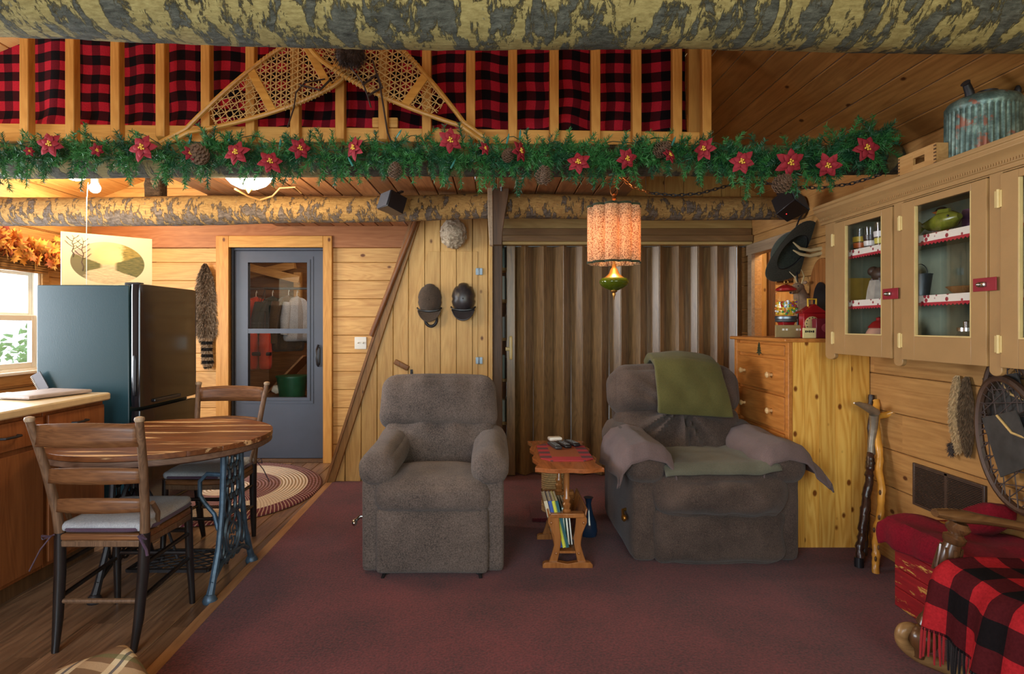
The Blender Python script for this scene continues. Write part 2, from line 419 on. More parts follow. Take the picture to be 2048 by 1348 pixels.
#@@SHELL
# ------------------------------------------------------------------ room shell
XL, XR = -3.8, 2.17
YB, YS, YC, YG = 5.58, 4.87, 5.08, 4.6     # door wall, stair wall, closet, gable
def boards(mb, fn, u0, u1, v0, v1, h, t, holes=(), jit=.0, joint=2.4, gap=.003):
    """rows of boards along u stacked in v; fn(u,v,w)->point, w is the thickness; holes are (u0,u1,v0,v1)"""
    v = v0
    while v < v1-1e-4:
        top = min(v+h*(1+R.uniform(-jit, jit)), v1)
        cuts = sorted({v, top} | {z for hh in holes for z in hh[2:] if v < z < top})
        for a, b in zip(cuts, cuts[1:]):
            iv = [(u0, u1)]
            for (p, q, z0, z1) in holes:
                if z0 < b-1e-4 and z1 > a+1e-4:
                    nx = []
                    for (x, y) in iv:
                        if q <= x or p >= y: nx.append((x, y)); continue
                        if p > x: nx.append((x, p))
                        if q < y: nx.append((q, y))
                    iv = nx
            for (x, y) in iv:
                c = x
                while c < y-1e-4:
                    e = min(y, c+joint*R.uniform(.6, 1.3))
                    if y-e < .3: e = y
                    g = gap/2; ch = .004
                    pr = [(c, a+g), (e, a+g), (e, b-g), (c, b-g)]; pin = [(c, a+g+ch), (e, a+g+ch), (e, b-g-ch), (c, b-g-ch)]
                    A = [mb.bm.verts.new(fn(U, W, -t)) for U, W in pr]; B = [mb.bm.verts.new(fn(U, W, -ch)) for U, W in pr]; D = [mb.bm.verts.new(fn(U, W, 0)) for U, W in pin]
                    mb.face(A[::-1]); mb.face(D)
                    for i in range(4):
                        j = (i+1) % 4; mb.face([A[i], A[j], B[j], B[i]]); mb.face([B[i], B[j], D[j], D[i]])
                    c = e
        v = top
    return mb
# floor
mb = MB(); boards(mb, lambda u, v, w: V((v, u, w)), -1.2, 5.6, -3.9, -1.285, .125, .02, joint=1.6, gap=.002)
struct(mb.build('floor', m_floor))
struct(MB().span((-4, -1.3, -.08), (2.4, 7.6, -.021)).build('floor', m_floor, bevel=.001))
mb = MB(); mb.prism([(-1.33, 4.86), (-1.245, 2.0), (-1.2, -1.2), (-1.25, -1.2), (-1.30, 2.0), (-1.385, 4.86)], XY, 0, .012)
struct(mb.build('trim_floor', wood('floor_edge_strip', C(172, 130, 90), C(128, 90, 58), 'Y'), bevel=.003))
mb = MB(); mb.prism([(-1.33, 4.86), (-1.245, 2.0), (-1.2, -1.2), (2.165, -1.2), (2.165, 5.4), (-.02, 5.4), (-.02, 4.86)], XY, -.018, .014)
struct(mb.build('carpet', m_carpet), 'burgundy wall to wall carpet in front of the recliners')['category'] = 'carpet'
# left wall (kitchen window wall) with its window opening
WY0, WY1, WZ0, WZ1 = 3.75, 4.93, .925, 1.77
mb = MB(); boards(mb, lambda u, v, w: V((XL+w, u, v)), -1.2, 5.56, 0, 2.5, .19, .1, holes=[(WY0, WY1, WZ0, WZ1), (2.15, 3.55, .8, 2.1)])
struct(mb.build('wall_left', m_pine_y))
struct(MB().span((XL-.02, 1.0, 2.26), (XL+.03, 5.56, 2.42)).build('trim_1', m_pine_y, bevel=.004))
# door wall
DX0, DX1 = -2.48, -1.615
mb = MB(); boards(mb, lambda u, v, w: V((u, YB-w, v)), -3.9, -.5, 0, 2.03, .172, .05, holes=[(DX0-.02, DX1+.02, 0, 2.03)], joint=9)
struct(mb.build('wall_back', m_pine))
mb = MB(); mb.span((-3.9, YB-.025, 2.03), (-.75, YB+.05, 2.255)); struct(mb.build('wall_back', m_redwood, bevel=.004))
mb = MB(); boards(mb, lambda u, v, w: V((u, YB+.01-w, v)), -3.9, -.5, 2.255, 3.7, .17, .04, joint=9); struct(mb.build('wall_back', m_pine))
mb = MB(); mb.bar((-1.40, YB-.03, 2.29), (-.80, YB-.03, 2.29), .03, .075); struct(mb.build('trim_2', m_header, bevel=.002))
mb = MB(); mb.bar((-2.95, YB-.03, 2.275), (-2.3, YB-.03, 2.275), .03, .05); struct(mb.build('trim_2', m_header, bevel=.002))
# stair wall: tongue and groove boards clipped by the stair slope
def sl(z): return -1.34+(z/2.21)*.72
mb = MB(); bw = .131; x = -1.37
xs = [P(s_, 0, YS).x for s_ in (690, 722, 754, 786, 817, 849.5, 881, 913, 945, 976)]
xs = [-1.36]+xs+[-.02]
for a, b in zip(xs, xs[1:]):
    zl = max(0, (b+1.34)/.72*2.21); za = max(0, (a+1.34)/.72*2.21)
    g = .0022; poly = [(a+g, 0), (b-g, 0), (b-g, min(zl, 2.5)), (a+g, min(za, 2.5))]
    if zl < .02: continue
    poly = [poly[0], poly[1], poly[2]]+([poly[3]] if za > .01 else [])
    mb.prism(poly, XZ, YS, YS+.03)
struct(mb.build('wall_middle', m_pine_v, bevel=.004, seg=1))
struct(MB().prism([(-1.34, 0), (-.02, 0), (-.02, 2.5), (-.55, 2.5)], XZ, YS+.03, YS+.05).build('wall_middle', m_darkpost))
d = V((.72, 0, 2.21)).normalized(); nrm = V((-d.z, 0, d.x))
mb = MB(); mb.bar(V((-1.345, YS-.015, 0))+nrm*.01, V((-.585, YS-.015, 2.33))+nrm*.01, .07, .035, up=(0, 1, 0)); struct(mb.build('trim_3', wood('stair_stringer_trim', C(168, 124, 72), C(122, 84, 44), 'Z', knots=.6), bevel=.004))
mb = MB(); mb.bar(V((-1.345, YS+.1, 0))+nrm*.04, V((-.585, YS+.1, 2.33))+nrm*.04, .02, .3, up=(0, 1, 0)); struct(mb.build('trim_3', m_trimwood))
# closet wall
mb = MB(); z0 = 1.985
mb.span((-.02, 4.98, 2.115), (2.17, 5.10, 2.26)); struct(mb.build('wall_closet', m_header, bevel=.003))
struct(MB().span((.03, 4.965, 2.055), (2.16, 5.12, 2.115)).build('trim_4', m_header2, bevel=.003))
struct(MB().span((.03, 4.94, 2.0), (2.165, 5.14, 2.055)).build('trim_4', m_header2, bevel=.006))
struct(MB().span((.035, 4.95, 1.975), (2.16, 5.13, 2.0)).build('trim_4', m_header, bevel=.003))
struct(MB().span((-.02, 4.93, 0), (.062, 5.14, 2.05)).build('trim_5', m_darkpost, bevel=.006))
struct(MB().span((-.05, YS-.01, 0), (-.02, YS+.06, 2.3)).build('trim_5', m_pine_v, bevel=.003))
struct(MB().span((-.02, 5.75, 0), (2.2, 5.8, 2.6)).build('wall_closet', m_darkpost))
mb = MB(); boards(mb, lambda u, v, w: V((v, YG-w, u)), 2.2, 3.6, -.6, 2.17, .148, .03, joint=9); struct(mb.build('wall_gable', wood('gable_boards', C(206, 172, 100), C(170, 130, 66), 'Z', knots=.5, var=.06)))
# right wall with the pass-through beside the closet
OY0, OY1, OZ0, OZ1 = 4.29, 4.93, 1.21, 1.89
mb = MB(); boards(mb, lambda u, v, w: V((XR-w, u, v)), -1.2, 5.2, 0, 2.27, .205, .06, holes=[(OY0, OY1, OZ0, OZ1)], joint=1.3)
struct(mb.build('wall_right', m_pine_y))
for (a, b, z0, z1) in ((OY0-.02, OY1+.1, OZ1, OZ1+.09), (OY1, OY1+.07, 1.1, OZ1+.005)):
    struct(MB().span((XR-.03, a, z0), (XR+.06, b, z1)).build('trim_6', m_greywood, bevel=.004))
# the little room seen through the pass-through
mb = MB(); boards(mb, lambda u, v, w: V((2.9-w, v, u)), .8, 2.3, 3.6, 6.0, .14, .03, joint=9); struct(mb.build('wall_pantry', m_pine_v))
struct(MB().span((2.22, 5.3, .8), (2.9, 5.33, 2.3)).build('wall_pantry', m_pine_v))
struct(MB().span((2.23, 3.6, 2.2), (2.95, 5.4, 2.24)).build('ceiling_pantry', m_pine_y))
struct(MB().span((2.23, 3.6, .78), (2.95, 5.4, .8)).build('floor_pantry', m_pine_y))
struct(MB().span((2.23, 3.58, .78), (2.95, 3.6, 2.24)).build('wall_pantry', m_pine_v))
struct(MB().span((2.44, 5.26, .8), (2.5, 5.3, 2.2)).build('dark_slit', m_darkpost))  # solid dark strip standing in for the shade of an open slit
mb = MB(); mb.grid(lambda u, v: V((2.52+.17*u, 5.27-.05*math.sin(PI*v), 1.68+.25*v)), 10, 10); tag(mb.build('log_slab', m_bark, solid=.01), 'weathered log slab seen through the opening behind the gumball machine', 'log')
point('pantry_lamp_light', (2.45, 4.5, 2.05), 15, (1.0, .78, .48), .06)
# back wall behind the camera (window openings let the daylight in)
mb = MB(); boards(mb, lambda u, v, w: V((u, -1.2+w, v)), -3.9, 2.25, 0, 3.8, .2, .05, holes=[(-2.4, -.7, .7, 2.2), (.15, 1.85, .8, 2.2)])
struct(mb.build('wall_front', m_pine))
# roof over the room, boards along Y
RS, LS = .6, .38; RX = -.38; RZ = 2.25+RS*(XR-RX)
cr = math.sqrt(1+RS*RS)
mb = MB(); boards(mb, lambda u, v, w: V((XR+.1-v/cr, u, 2.19+v/cr*RS))+V((-RS, 0, -1)).normalized()*w, -1.25, 5.7, 0, (XR+.1-RX)*cr, .122, .03, joint=30)
struct(mb.build('ceiling', m_ceil))
cl = math.sqrt(1+LS*LS)
mb = MB(); boards(mb, lambda u, v, w: V((RX-v/cl, u, RZ-v/cl*LS))+V((LS, 0, -1)).normalized()*w, -1.25, 5.7, 0, (RX+3.95)*cl, .15, .03, joint=30)
struct(mb.build('ceiling', m_kceil))
# loft floor seen from below and the kitchen ceiling beside it
mb = MB(); boards(mb, lambda u, v, w: V((v, u, 2.23-w)), 3.2, 5.57, -2.06, .95, .138, .03, joint=30, gap=.006)
struct(mb.build('ceiling_loft', m_loft))
struct(MB().span((-2.08, 4.26, 2.2), (-.95, 4.285, 2.30)).build('trim_7', wood('rim_board', C(186, 130, 70), C(150, 96, 46), 'X'), bevel=.003))
# door casing
for (a, b) in (((-2.62, YB-.045, 0), (DX0-.02, YB+.02, 2.137)), ((DX1, YB-.045, 0), (-1.53, YB+.02, 2.137)), ((DX0-.02, YB-.045, 2.03), (DX1, YB+.02, 2.137))):
    struct(MB().span(a, b).build('trim_8', m_fir if a[2] == 0 else m_firx, bevel=.004))
struct(MB().span((DX0-.02, YB-.02, 0), (DX1, YB+.1, .03)).build('trim_9', m_darkpost, bevel=.004))
for a, b in (((DX0-.02, YB+.02, 0), (DX0, YB+.10, 2.03)), ((DX1, YB+.02, 0), (DX1+.02, YB+.10, 2.03)), ((DX0, YB+.02, 2.01), (DX1, YB+.10, 2.03))):
    struct(MB().span(a, b).build('trim_9', m_doorgrey))
#@@DOOR
# ------------------------------------------------------------------ glazed door
def PX(px, Y): return (px-990)*Y/F
def PZ(py, Y): return H-(py-650)*Y/F
YD = YB+.03
dr = thing('door_1', ((DX0+DX1)/2, YD, .03), 'slate grey storm door with two glass panes', 'door'); dr['kind'] = 'structure'
gx0, gx1, gz0, gz1, gzm = PX(497, YD), PX(615, YD), PZ(795, YD), PZ(525, YD), PZ(662, YD)
mb = MB()
for a, b in (((DX0+.005, .035), (gx0, 2.005)), ((gx1, .035), (DX1-.005, 2.005)), ((gx0, .035), (gx1, gz0)), ((gx0, gz1), (gx1, 2.005))):
    mb.span((a[0], YD, a[1]), (b[0], YD+.04, b[1]))
mb.build('door_frame', m_doorgrey, dr)
mb = MB(); f = .028
for k, (e, yy) in enumerate(((.056, -.006), (.028, -.014))):
    for a, b in (((gx0-e, gz0-e), (gx0-e+f, gz1+e)), ((gx1+e-f, gz0-e), (gx1+e, gz1+e)), ((gx0-e+f, gz0-e), (gx1+e-f, gz0-e+f)), ((gx0-e+f, gz1+e-f), (gx1+e-f, gz1+e))):
        mb.span((a[0], YD+yy, a[1]), (b[0], YD+.006, b[1]))
mb.span((gx0, YD-.012, gzm-.022), (gx1, YD+.03, gzm+.022))
mb.build('glazing_frame', m_doorgrey, dr)
for a, b in ((gz0, gzm), (gzm, gz1)):
    MB().span((gx0, YD+.012, a), (gx1, YD+.016, b)).build('glass_pane', m_glass, dr)
hx = PX(637, YD)
mb = MB(); mb.rbox((hx, YD-.006, PZ(712, YD)), (.035, .016, .17), .008, 4); h = mb.build('handle_plate', m_black, dr)
mb = MB(); mb.tube([(hx, YD-.01, PZ(690, YD)), (hx-.005, YD-.05, PZ(700, YD)), (hx-.005, YD-.055, PZ(715, YD)), (hx, YD-.045, PZ(728, YD)), (hx, YD-.01, PZ(732, YD))], .009, 8); mb.build('handle_grip', m_black, h)
# mud room behind the glass
struct(MB().span((-3.3, 7.4, 0), (-.9, 7.45, 2.6)).build('wall_mudroom', wood('mudroom_boards', C(150, 104, 62), C(104, 68, 38), 'X', knots=.6)))
struct(MB().span((-3.35, 5.7, 0), (-3.3, 7.4, 2.6)).build('wall_mudroom', m_trimwood)); struct(MB().span((-.9, 5.7, 0), (-.85, 7.4, 2.6)).build('wall_mudroom', m_trimwood))
struct(MB().span((-3.3, 5.7, 2.5), (-.85, 7.45, 2.55)).build('ceiling_mudroom', m_trimwood))
point('mudroom_fill_light', (-1.7, 6.1, 2.3), 14, (1, .8, .56), .05)  # added light with no visible fixture, brightens the mud room
for (px0, py0, px1, py1, Y) in ((500, 535, 600, 560, 6.9), (500, 550, 590, 530, 7.1)):
    struct(MB().bar(P(px0, py0, Y), P(px1, py1, Y), .09, .09).build('trim_10', m_pine, bevel=.004))
struct(MB().bar(P(596, 545, 7.2), P(596, 660, 7.2), .05, .09).build('trim_10', m_pine))
rod = tag(MB().cyl(P(490, 577, 6.5), P(640, 577, 6.5), .014).build('closet_rod', m_steel), 'metal clothes rod behind the upper door glass', 'clothes rod')
def garment(px, py, w, h, c, label, cat, hang=True, yaw=.9):
    Y = 6.5; p = P(px, py, Y); z = p.z
    t = thing('hanging_'+cat, (p.x, Y, z-h), label, cat, None)
    m = cloth(cat+'_cloth', C(*c), C(*[int(x*.7) for x in c]), 120)
    rot = rotm('Z', yaw)
    def wp(q, u):
        k = .55+.45*(1-max(0, u.z)**2)
        return V((q.x*k*(1+.05*math.sin(q.z*20)), q.y+.02*math.sin(q.x*40), q.z-.22*abs(q.x)*max(0, u.z)))
    mb = MB(); mb.rbox((p.x, Y, z-h/2), (w, .1, h), .04, 10, (0, .02, 0), wp, rot); mb.build('body', m, t)
    for s in (-1, 1):
        a = V((p.x, Y, z-.08))+rot @ V((s*w*.40, 0, 0)); b = V((p.x, Y, z-h*.85))+rot @ V((s*w*.56, -.02, 0))
        MB().tube([a, (a+b)/2+V((0, -.02, 0)), b], [.045, .05, .04], 10).build('sleeve', m, t)
    hk = [V((p.x, Y, z-.03)), V((p.x, Y, z+.04)), V((p.x, Y+.02, z+.065)), V((p.x, Y+.035, z+.04))]
    MB().tube(hk, .004, 6).build('hanger_hook', m_white, t)
garment(512, 593, .40, .62, (214, 70, 42), 'orange vest hanging at the left end of the clothes rod', 'vest')
garment(545, 592, .40, .5, (44, 58, 50), 'dark green jacket hanging behind the storm door glass', 'jacket')
garment(577, 590, .38, .62, (96, 76, 58), 'brown coat hanging toward the right of the clothes rod', 'coat')
garment(594, 592, .3, .5, (206, 208, 214), 'pale grey shirt at the right end of the clothes rod', 'shirt')
p = P(517, 700, 6.3)
t = thing('life_jacket', (p.x, 6.3, p.z-.2), 'orange life jacket hanging behind the lower door glass', 'life jacket')
for s in (-1, 1): MB().rbox((p.x+s*.075, 6.3, p.z), (.13, .09, .42), .04, 8, (0, .02, 0)).build('front_panel', cloth('orange_nylon', C(216, 74, 44), C(170, 50, 30)), t)
MB().rbox((p.x, 6.27, p.z-.04), (.29, .06, .04), .01, 4).build('belt', m_black, t); MB().tube([(p.x-.07, 6.3, p.z+.19), (p.x, 6.48, 1.70), (p.x+.07, 6.3, p.z+.19)], .008, 6).build('hanging_strap', m_black, t)
p = P(584, 792, 6.2)
t = thing('storage_tub', (p.x, 6.2, p.z), 'green plastic tub behind the bottom of the door glass', 'tub')
MB().lathe([(.13, 0), (.155, .20), (.165, .20), (.165, .215), (.14, .215)], p, 24).build('tub_body', flat('green_plastic', C(32, 84, 54), .4), t)
t2 = tag(MB().rbox(P(561, 778, 6.2), (.16, .14, .06), .03, 8, (0, 0, .01), lambda q, u: q+V((0, 0, .03*noise.noise(q*25)))).build('crumpled_bag', m_white), 'crumpled white bag leaning beside the green tub', 'bag')
tag(MB().span((P(500, 0, 6.35).x, 6.3, 0), (P(618, 0, 6.35).x, 6.7, PZ(790, 6.3))).build('storage_bench', wood('bench_wood', C(130, 92, 60), C(90, 60, 38), 'X', knots=.4), bevel=.006), 'low brown bench in the mud room under the tub', 'bench')
mb = MB(); mb.bar(P(540, 790, 6.75), P(618, 710, 6.75), .02, .42, up=(0, 1, 0)); tag(mb.build('plywood_sheet', wood('plywood', C(176, 126, 80), C(140, 96, 58), 'X')), 'tan plywood sheet leaning in the mud room', 'plywood')

# ------------------------------------------------------------------ kitchen window
YW = XL
wn = thing('window_1', (XL, (WY0+WY1)/2, WZ0), 'white double hung kitchen window over the counter', 'window'); wn['kind'] = 'structure'
def yzframe(mb, x0, x1, y0, y1, z0, z1, f):
    for a, b in (((y0, z0), (y0+f, z1)), ((y1-f, z0), (y1, z1)), ((y0+f, z0), (y1-f, z0+f)), ((y0+f, z1-f), (y1-f, z1))): mb.span((x0, a[0], a[1]), (x1, b[0], b[1]))
    return mb
yzframe(MB(), XL-.09, XL-.0, WY0, WY1, WZ0, WZ1, .025).build('window_frame', m_white, wn, bevel=.003)
yzframe(MB(), XL-.05, XL-.015, WY0+.025, WY1-.025, WZ0+.025, 1.38, .045).build('lower_sash', m_white, wn, bevel=.004)
yzframe(MB(), XL-.085, XL-.05, WY0+.025, WY1-.025, 1.36, WZ1-.025, .04).build('upper_sash', m_white, wn, bevel=.004)
MB().span((XL-.034, WY0+.05, WZ0+.05), (XL-.03, WY1-.05, 1.35)).build('glass_pane', m_glass, wn)
MB().span((XL-.069, WY0+.05, 1.39), (XL-.065, WY1-.05, WZ1-.05)).build('glass_pane', m_glass, wn)
for a, b in (((XL-.01, WY1, WZ0-.1), (XL+.02, WY1+.075, WZ1+.16)), ((XL-.01, WY0-.1, WZ0-.105), (XL+.022, WY1+.075, WZ0-.02)), ((XL-.01, WY0-.1, WZ1), (XL+.02, WY1, WZ1+.085))):
    struct(MB().span(a, b).build('trim_11', m_pine_y, bevel=.004))
struct(MB().span((XL-.02, WY0-.1, WZ0-.02), (XL+.045, WY1+.08, WZ0+.004)).build('trim_11', m_white, bevel=.004))
mb = MB()
for k in range(7): mb.span((XL+.022+.004*(k % 2), WY0-.02, 1.725+k*.019), (XL+.046+.004*(k % 2), WY1+.03, 1.742+k*.019))
tag(mb.build('bamboo_blind', wood('bamboo_slats', C(150, 108, 62), C(98, 66, 34), 'Y', var=.25), bevel=.003), 'rolled up brown bamboo blind at the top of the kitchen window', 'blind')
# outside: shrubs beyond the glass
for y_, lab in ((5.1, 'nearer pale green shrub outside the kitchen window'), (6.4, 'farther pale green shrub outside the kitchen window')):
    mb = MB(); c = V((-5.9, y_+1.2, .75)); mb.tube([c+V((0, 0, -.75)), c], .03, 6)
    for i in range(420):
        q = V((R.gauss(0, 1), R.gauss(0, 1), R.gauss(0, 1))).normalized()*R.random()**.5; mb.blade(c+V((q.x*.5, q.y*.5, q.z*.62)), (R.gauss(0, 1), R.gauss(0, 1), R.gauss(0, 1)), .11, .05)
    tag(mb.build('shrub', flat('shrub_leaves', C(120, 160, 104), .6, 0, .3), recalc=False), lab, 'shrub')
#@@BEAMS
# ------------------------------------------------------------------ log beams
def log(name, mat, x0, x1, y, cz, rad, label, seed, nu=260, nv=28, rough=.05):
    mb = MB()
    def fn(u, v):
        x = x0+(x1-x0)*u; a = 2*PI*v
        r = rad(x)*(1+rough*noise.noise(V((x*1.6+seed, math.cos(a)*1.2, math.sin(a)*1.2)))+rough*.55*noise.noise(V((x*9+seed, math.cos(a)*4, math.sin(a)*4))) + rough*.25*noise.noise(V((x*30, math.cos(a)*9, math.sin(a)*9+seed))))
        return V((x, y+r*math.cos(a), cz(x)+.012*noise.noise(V((x*.9, seed, 0)))+r*math.sin(a)))
    mb.grid(fn, nu, nv)
    bmesh.ops.remove_doubles(mb.bm, verts=mb.bm.verts[:], dist=1e-5)
    return tag(mb.build(name, mat, base=False), label, 'beam')
log('log_beam', m_log1, -3.0, 1.98, 1.92, lambda x: 2.362-.014*x-.02*math.exp(-((x+.5)/.6)**2), lambda x: .142+.004*x, 'thick pale log with grey bark patches across the top of the room', 2.2, 420, 48)
log('log_beam', m_log3, -3.78, 2.155, 3.17, lambda x: 2.185, lambda x: .087-.004*x, 'mossy log behind the evergreen garland under the loft railing', 8.1)
log('log_beam', m_log2, -3.79, 2.155, 4.15, lambda x: 2.112+.016*math.exp(-(x/.9)**2)+.003*x, lambda x: .094-.007*(x+2)/2+.01*math.exp(-((x+2.2)/.6)**2), 'lower bark covered log over the fridge and accordion door', 5.5, 320, 32, .06)
mb = MB(); mb.rbox(P(312, 386, 4.24)+V((0, 0, .01)), (.125, .1, .22), .02, 8, (0, 0, 0), lambda q, u: q*(1+.1*noise.noise(q*18)))
tag(mb.build('bark_post', m_bark), 'short bark covered post standing on the lower log', 'post')
# ------------------------------------------------------------------ loft railing
YRL = 3.2; pm = F/YRL
rl = thing('loft_railing', (0, YRL, 2.28), 'golden wood loft railing with square balusters above the garland', 'railing')
def railz(px): return PZ(250+(px)*(18/1400.), YRL)
mb = MB(); a = P(-60, 248, YRL+.02); b = P(1420, 266, YRL+.02); h = .098
mb.bar(a-V((0, 0, h/2)), b-V((0, 0, h/2)), .038, h); mb.build('bottom_rail', m_firx, rl, bevel=.004)
for px in (62, 152, 241, 330, 419, 507, 595, 684, 769, 855, 942, 1025, 1107, 1189, 1270, 1350, 1408):
    x = PX(px, YRL); zb = railz(px)-.09
    mb = MB(); w = .025
    mb.prism([(-w, .035), (w, 0), (w, 0.0), (w, 1), (-w, 1)], lambda u, v, q: V((x+q, YRL-.025+u, zb+.0+v*(2.98-zb))) , -.024, .024)
    mb.build('baluster', m_fir, rl, bevel=.004)
mb = MB(); mb.span((PX(-60, YRL), YRL-.05, 2.96), (PX(1420, YRL), YRL+.045, 3.0)); mb.build('top_rail', m_firx, rl, bevel=.004)
for s_ in (-1, 1): MB().rbox(P(770, 245, YRL)+V((s_*.045, .01, 0)), (.05, .03, .055), .006, 3).build('joint_block', m_firx, rl)
mb = MB(); mb.span((PX(1375, 3.3), 3.28, 2.3), (PX(1375, 3.3)+.09, 3.31, 2.99)); struct(mb.build('trim_12', m_fir, bevel=.003))
# plaid curtain behind the railing
mb = MB(); x0, x1 = -2.95, 1.07; zt, zb = 3.0, 2.33
def cur(u, v):
    x = x0+(x1-x0)*u; k = 1-v
    fold = .03*math.sin(x*9+2*math.sin(x*2.1))+.018*math.sin(x*23+1.7*math.sin(x*3))+.02*noise.noise(V((x*3, v*2, 1)))
    bun = max(0, v-.72)/.28
    y = 3.345+fold*(.5+.6*v)-.03*bun+.045*bun*noise.noise(V((x*5, v*9, 4)))
    z = zt+(zb-zt)*v+.015*math.sin(x*4)*v+bun*.03*noise.noise(V((x*6, v*7, 9)))+.012*noise.noise(V((x*2.5, v*3, 2)))
    return V((x+.02*noise.noise(V((x*3, v*4, 7)))*v, y, z))
mb.grid(cur, 300, 40, (x1-x0)*1.12, .70)
tag(mb.build('plaid_curtain', m_plaid, solid=.002), 'red and black buffalo check curtain behind the loft railing', 'curtain')

# ------------------------------------------------------------------ snowshoes
def clip(poly, p, d):
    ts = []
    n = len(poly)
    for i in range(n):
        a, b = poly[i], poly[(i+1) % n]; e = (b[0]-a[0], b[1]-a[1]); den = d[0]*e[1]-d[1]*e[0]
        if abs(den) < 1e-9: continue
        w_ = (a[0]-p[0], a[1]-p[1]); t = (w_[0]*e[1]-w_[1]*e[0])/den; s_ = (w_[0]*d[1]-w_[1]*d[0])/den
        if 0 <= s_ < 1: ts.append(t)
    ts.sort(); return list(zip(ts[::2], ts[1::2]))
def net(mb, fn, poly, dirs, sp, r):
    cx = sum(p[0] for p in poly)/len(poly); cy = sum(p[1] for p in poly)/len(poly)
    for k, a in enumerate(dirs):
        d = (math.cos(a), math.sin(a)); nn = (-d[1], d[0])
        for i in range(-40, 41):
            o = (cx+nn[0]*(i+.33*k)*sp, cy+nn[1]*(i+.33*k)*sp)
            for t0, t1 in clip(poly, o, d):
                if t1-t0 < .012: continue
                A, B = (o[0]+d[0]*t0, o[1]+d[1]*t0), (o[0]+d[0]*t1, o[1]+d[1]*t1)
                m_ = ((A[0]+B[0])/2, (A[1]+B[1])/2)
                mb.tube([fn(A[0], A[1], 0), fn(m_[0], m_[1], .004*(k-1)), fn(B[0], B[1], 0)], r, 5, caps=False)
def snowshoe(tail, ang, flip, Y, L, bars, label, wmax=.155):
    d = V((math.cos(ang), 0, math.sin(ang))); n = V((-d.z, 0, d.x)); T = P(tail[0], tail[1], Y)
    fn = lambda u, v, w: T+d*u+n*v+V((0, w, 0))
    t = thing('snowshoe', T, label, 'snowshoe', None)
    def hw(u):
        if u < .16: return .011
        k = (u-.16)/(L-.16)
        if k < .78: return .011+(wmax-.011)*math.sin(PI/2*min(1, k/.78))**.95
        return wmax*math.sqrt(max(0, 1-((k-.78)/.22)**2))
    us = [L*i/70 for i in range(71)]+[]
    for s in (1, -1):
        MB().tube([fn(u, s*hw(u), 0) for u in us], .0125, 8, flatk=1.0).build('frame_rail', m_ash, t)
    for u in bars:
        MB().bar(fn(u, -hw(u)+.005, 0), fn(u, hw(u)-.005, 0), .012, .045, up=d).build('crossbar', m_ash, t, bevel=.003)
    edge = lambda a, b: [(a+(b-a)*i/14, (hw(a+(b-a)*i/14)-.012)) for i in range(15)]+[(b+(a-b)*i/14, -(hw(b+(a-b)*i/14)-.012)) for i in range(15)]
    mb = MB(); net(mb, fn, edge(.30, bars[0]-.02), (.25, -.25, 1.35, 1.8), .034, .0022)
    net(mb, fn, edge(bars[0]+.02, bars[1]-.02), (.0, PI/3, -PI/3), .028, .0032)
    net(mb, fn, edge(bars[1]+.02, L-.03), (.3, -.3, PI/2), .026, .0022)
    mb.build('webbing', m_rawhide, t)
    for s in (1, -1):                                            # wrapped lacing round the rails
        mb = MB(); u = bars[0]+.05
        while u < bars[1]:
            c = fn(u, s*hw(u), 0); mb.tube([c+n*(.016*math.cos(q))+V((0, .016*math.sin(q), 0))+d*.004*q for q in [k*PI/3 for k in range(7)]], .0028, 4); u += .021
        mb.build('rail_lacing', m_rawhide, t)
    return t, fn
s1, f1 = snowshoe((322, 289), math.radians(28), 1, 3.10, 1.14, (.60, .92), 'snowshoe with its tail at the left, leaning right against the loft railing')
s2, f2 = snowshoe((975, 284), PI-math.radians(35.5), 1, 3.055, 1.14, (.46, .86), 'snowshoe with its tail at the right, lying over the other one')
def strap(fn, pts, par, r=.007):
    MB().tube(pts, r, 6, flatk=.45).build('leather_strap', m_leather, par)
strap(f1, [P(650, 158, 3.06), P(610, 165, 3.06), P(592, 185, 3.05), P(588, 215, 3.06), P(575, 255, 3.09)], s1)
strap(f1, [P(600, 170, 3.06), P(640, 180, 3.05), P(660, 160, 3.05)], s1, .01)
strap(f2, [P(690, 120, 3.02), P(725, 165, 3.01), P(735, 190, 3.01), P(742, 215, 3.02)], s2, .009)
strap(f2, [P(745, 120, 3.02), P(760, 170, 3.0), P(768, 220, 3.01), P(775, 265, 3.05), P(785, 290, 3.05)], s2, .008)
strap(f2, [P(725, 170, 3.01), P(755, 148, 3.0), P(765, 175, 3.0), P(735, 192, 3.0)], s2, .01)
def fur(mb, fn, nrmfn, n, L, w, lay):
    for i in range(n):
        u, v = R.random(), R.random(); p = fn(u, v); nn = nrmfn(u, v)
        mb.blade(p, nn*.5+V(lay)+V((R.gauss(0, .18), R.gauss(0, .18), R.gauss(0, .18))), L*R.uniform(.6, 1.3), w)
def furball(mb, c, r, n, L, w, lay, M=None):
    mb.ball(c, r, 16, 10, M=M); c = V(c)
    for i in range(n):
        d_ = V((R.gauss(0, 1), R.gauss(0, 1), R.gauss(0, 1))).normalized(); q = V((d_.x*r[0], d_.y*r[1], d_.z*r[2]))
        if M is not None: q = M @ q; d_ = M @ d_
        mb.blade(c+q, d_*.6+V(lay)+V((R.gauss(0, .2), R.gauss(0, .2), R.gauss(0, .2))), L*R.uniform(.6, 1.2), w)
m_furdark = flat('dark_brown_fur', C(66, 54, 48), .9, 0, .4, 60)
c = P(705, 108, 2.98)
mb = MB(); furball(mb, c, (.055, .04, .06), 700, .03, .003, (0, -.1, -.5)); furball(mb, c+V((-.05, -.01, -.01)), (.03, .03, .045), 300, .025, .003, (0, -.1, -.5))
tag(mb.build('animal_pelt', m_furdark, recalc=False), 'small dark furry pelt tucked where the two snowshoes cross', 'pelt')
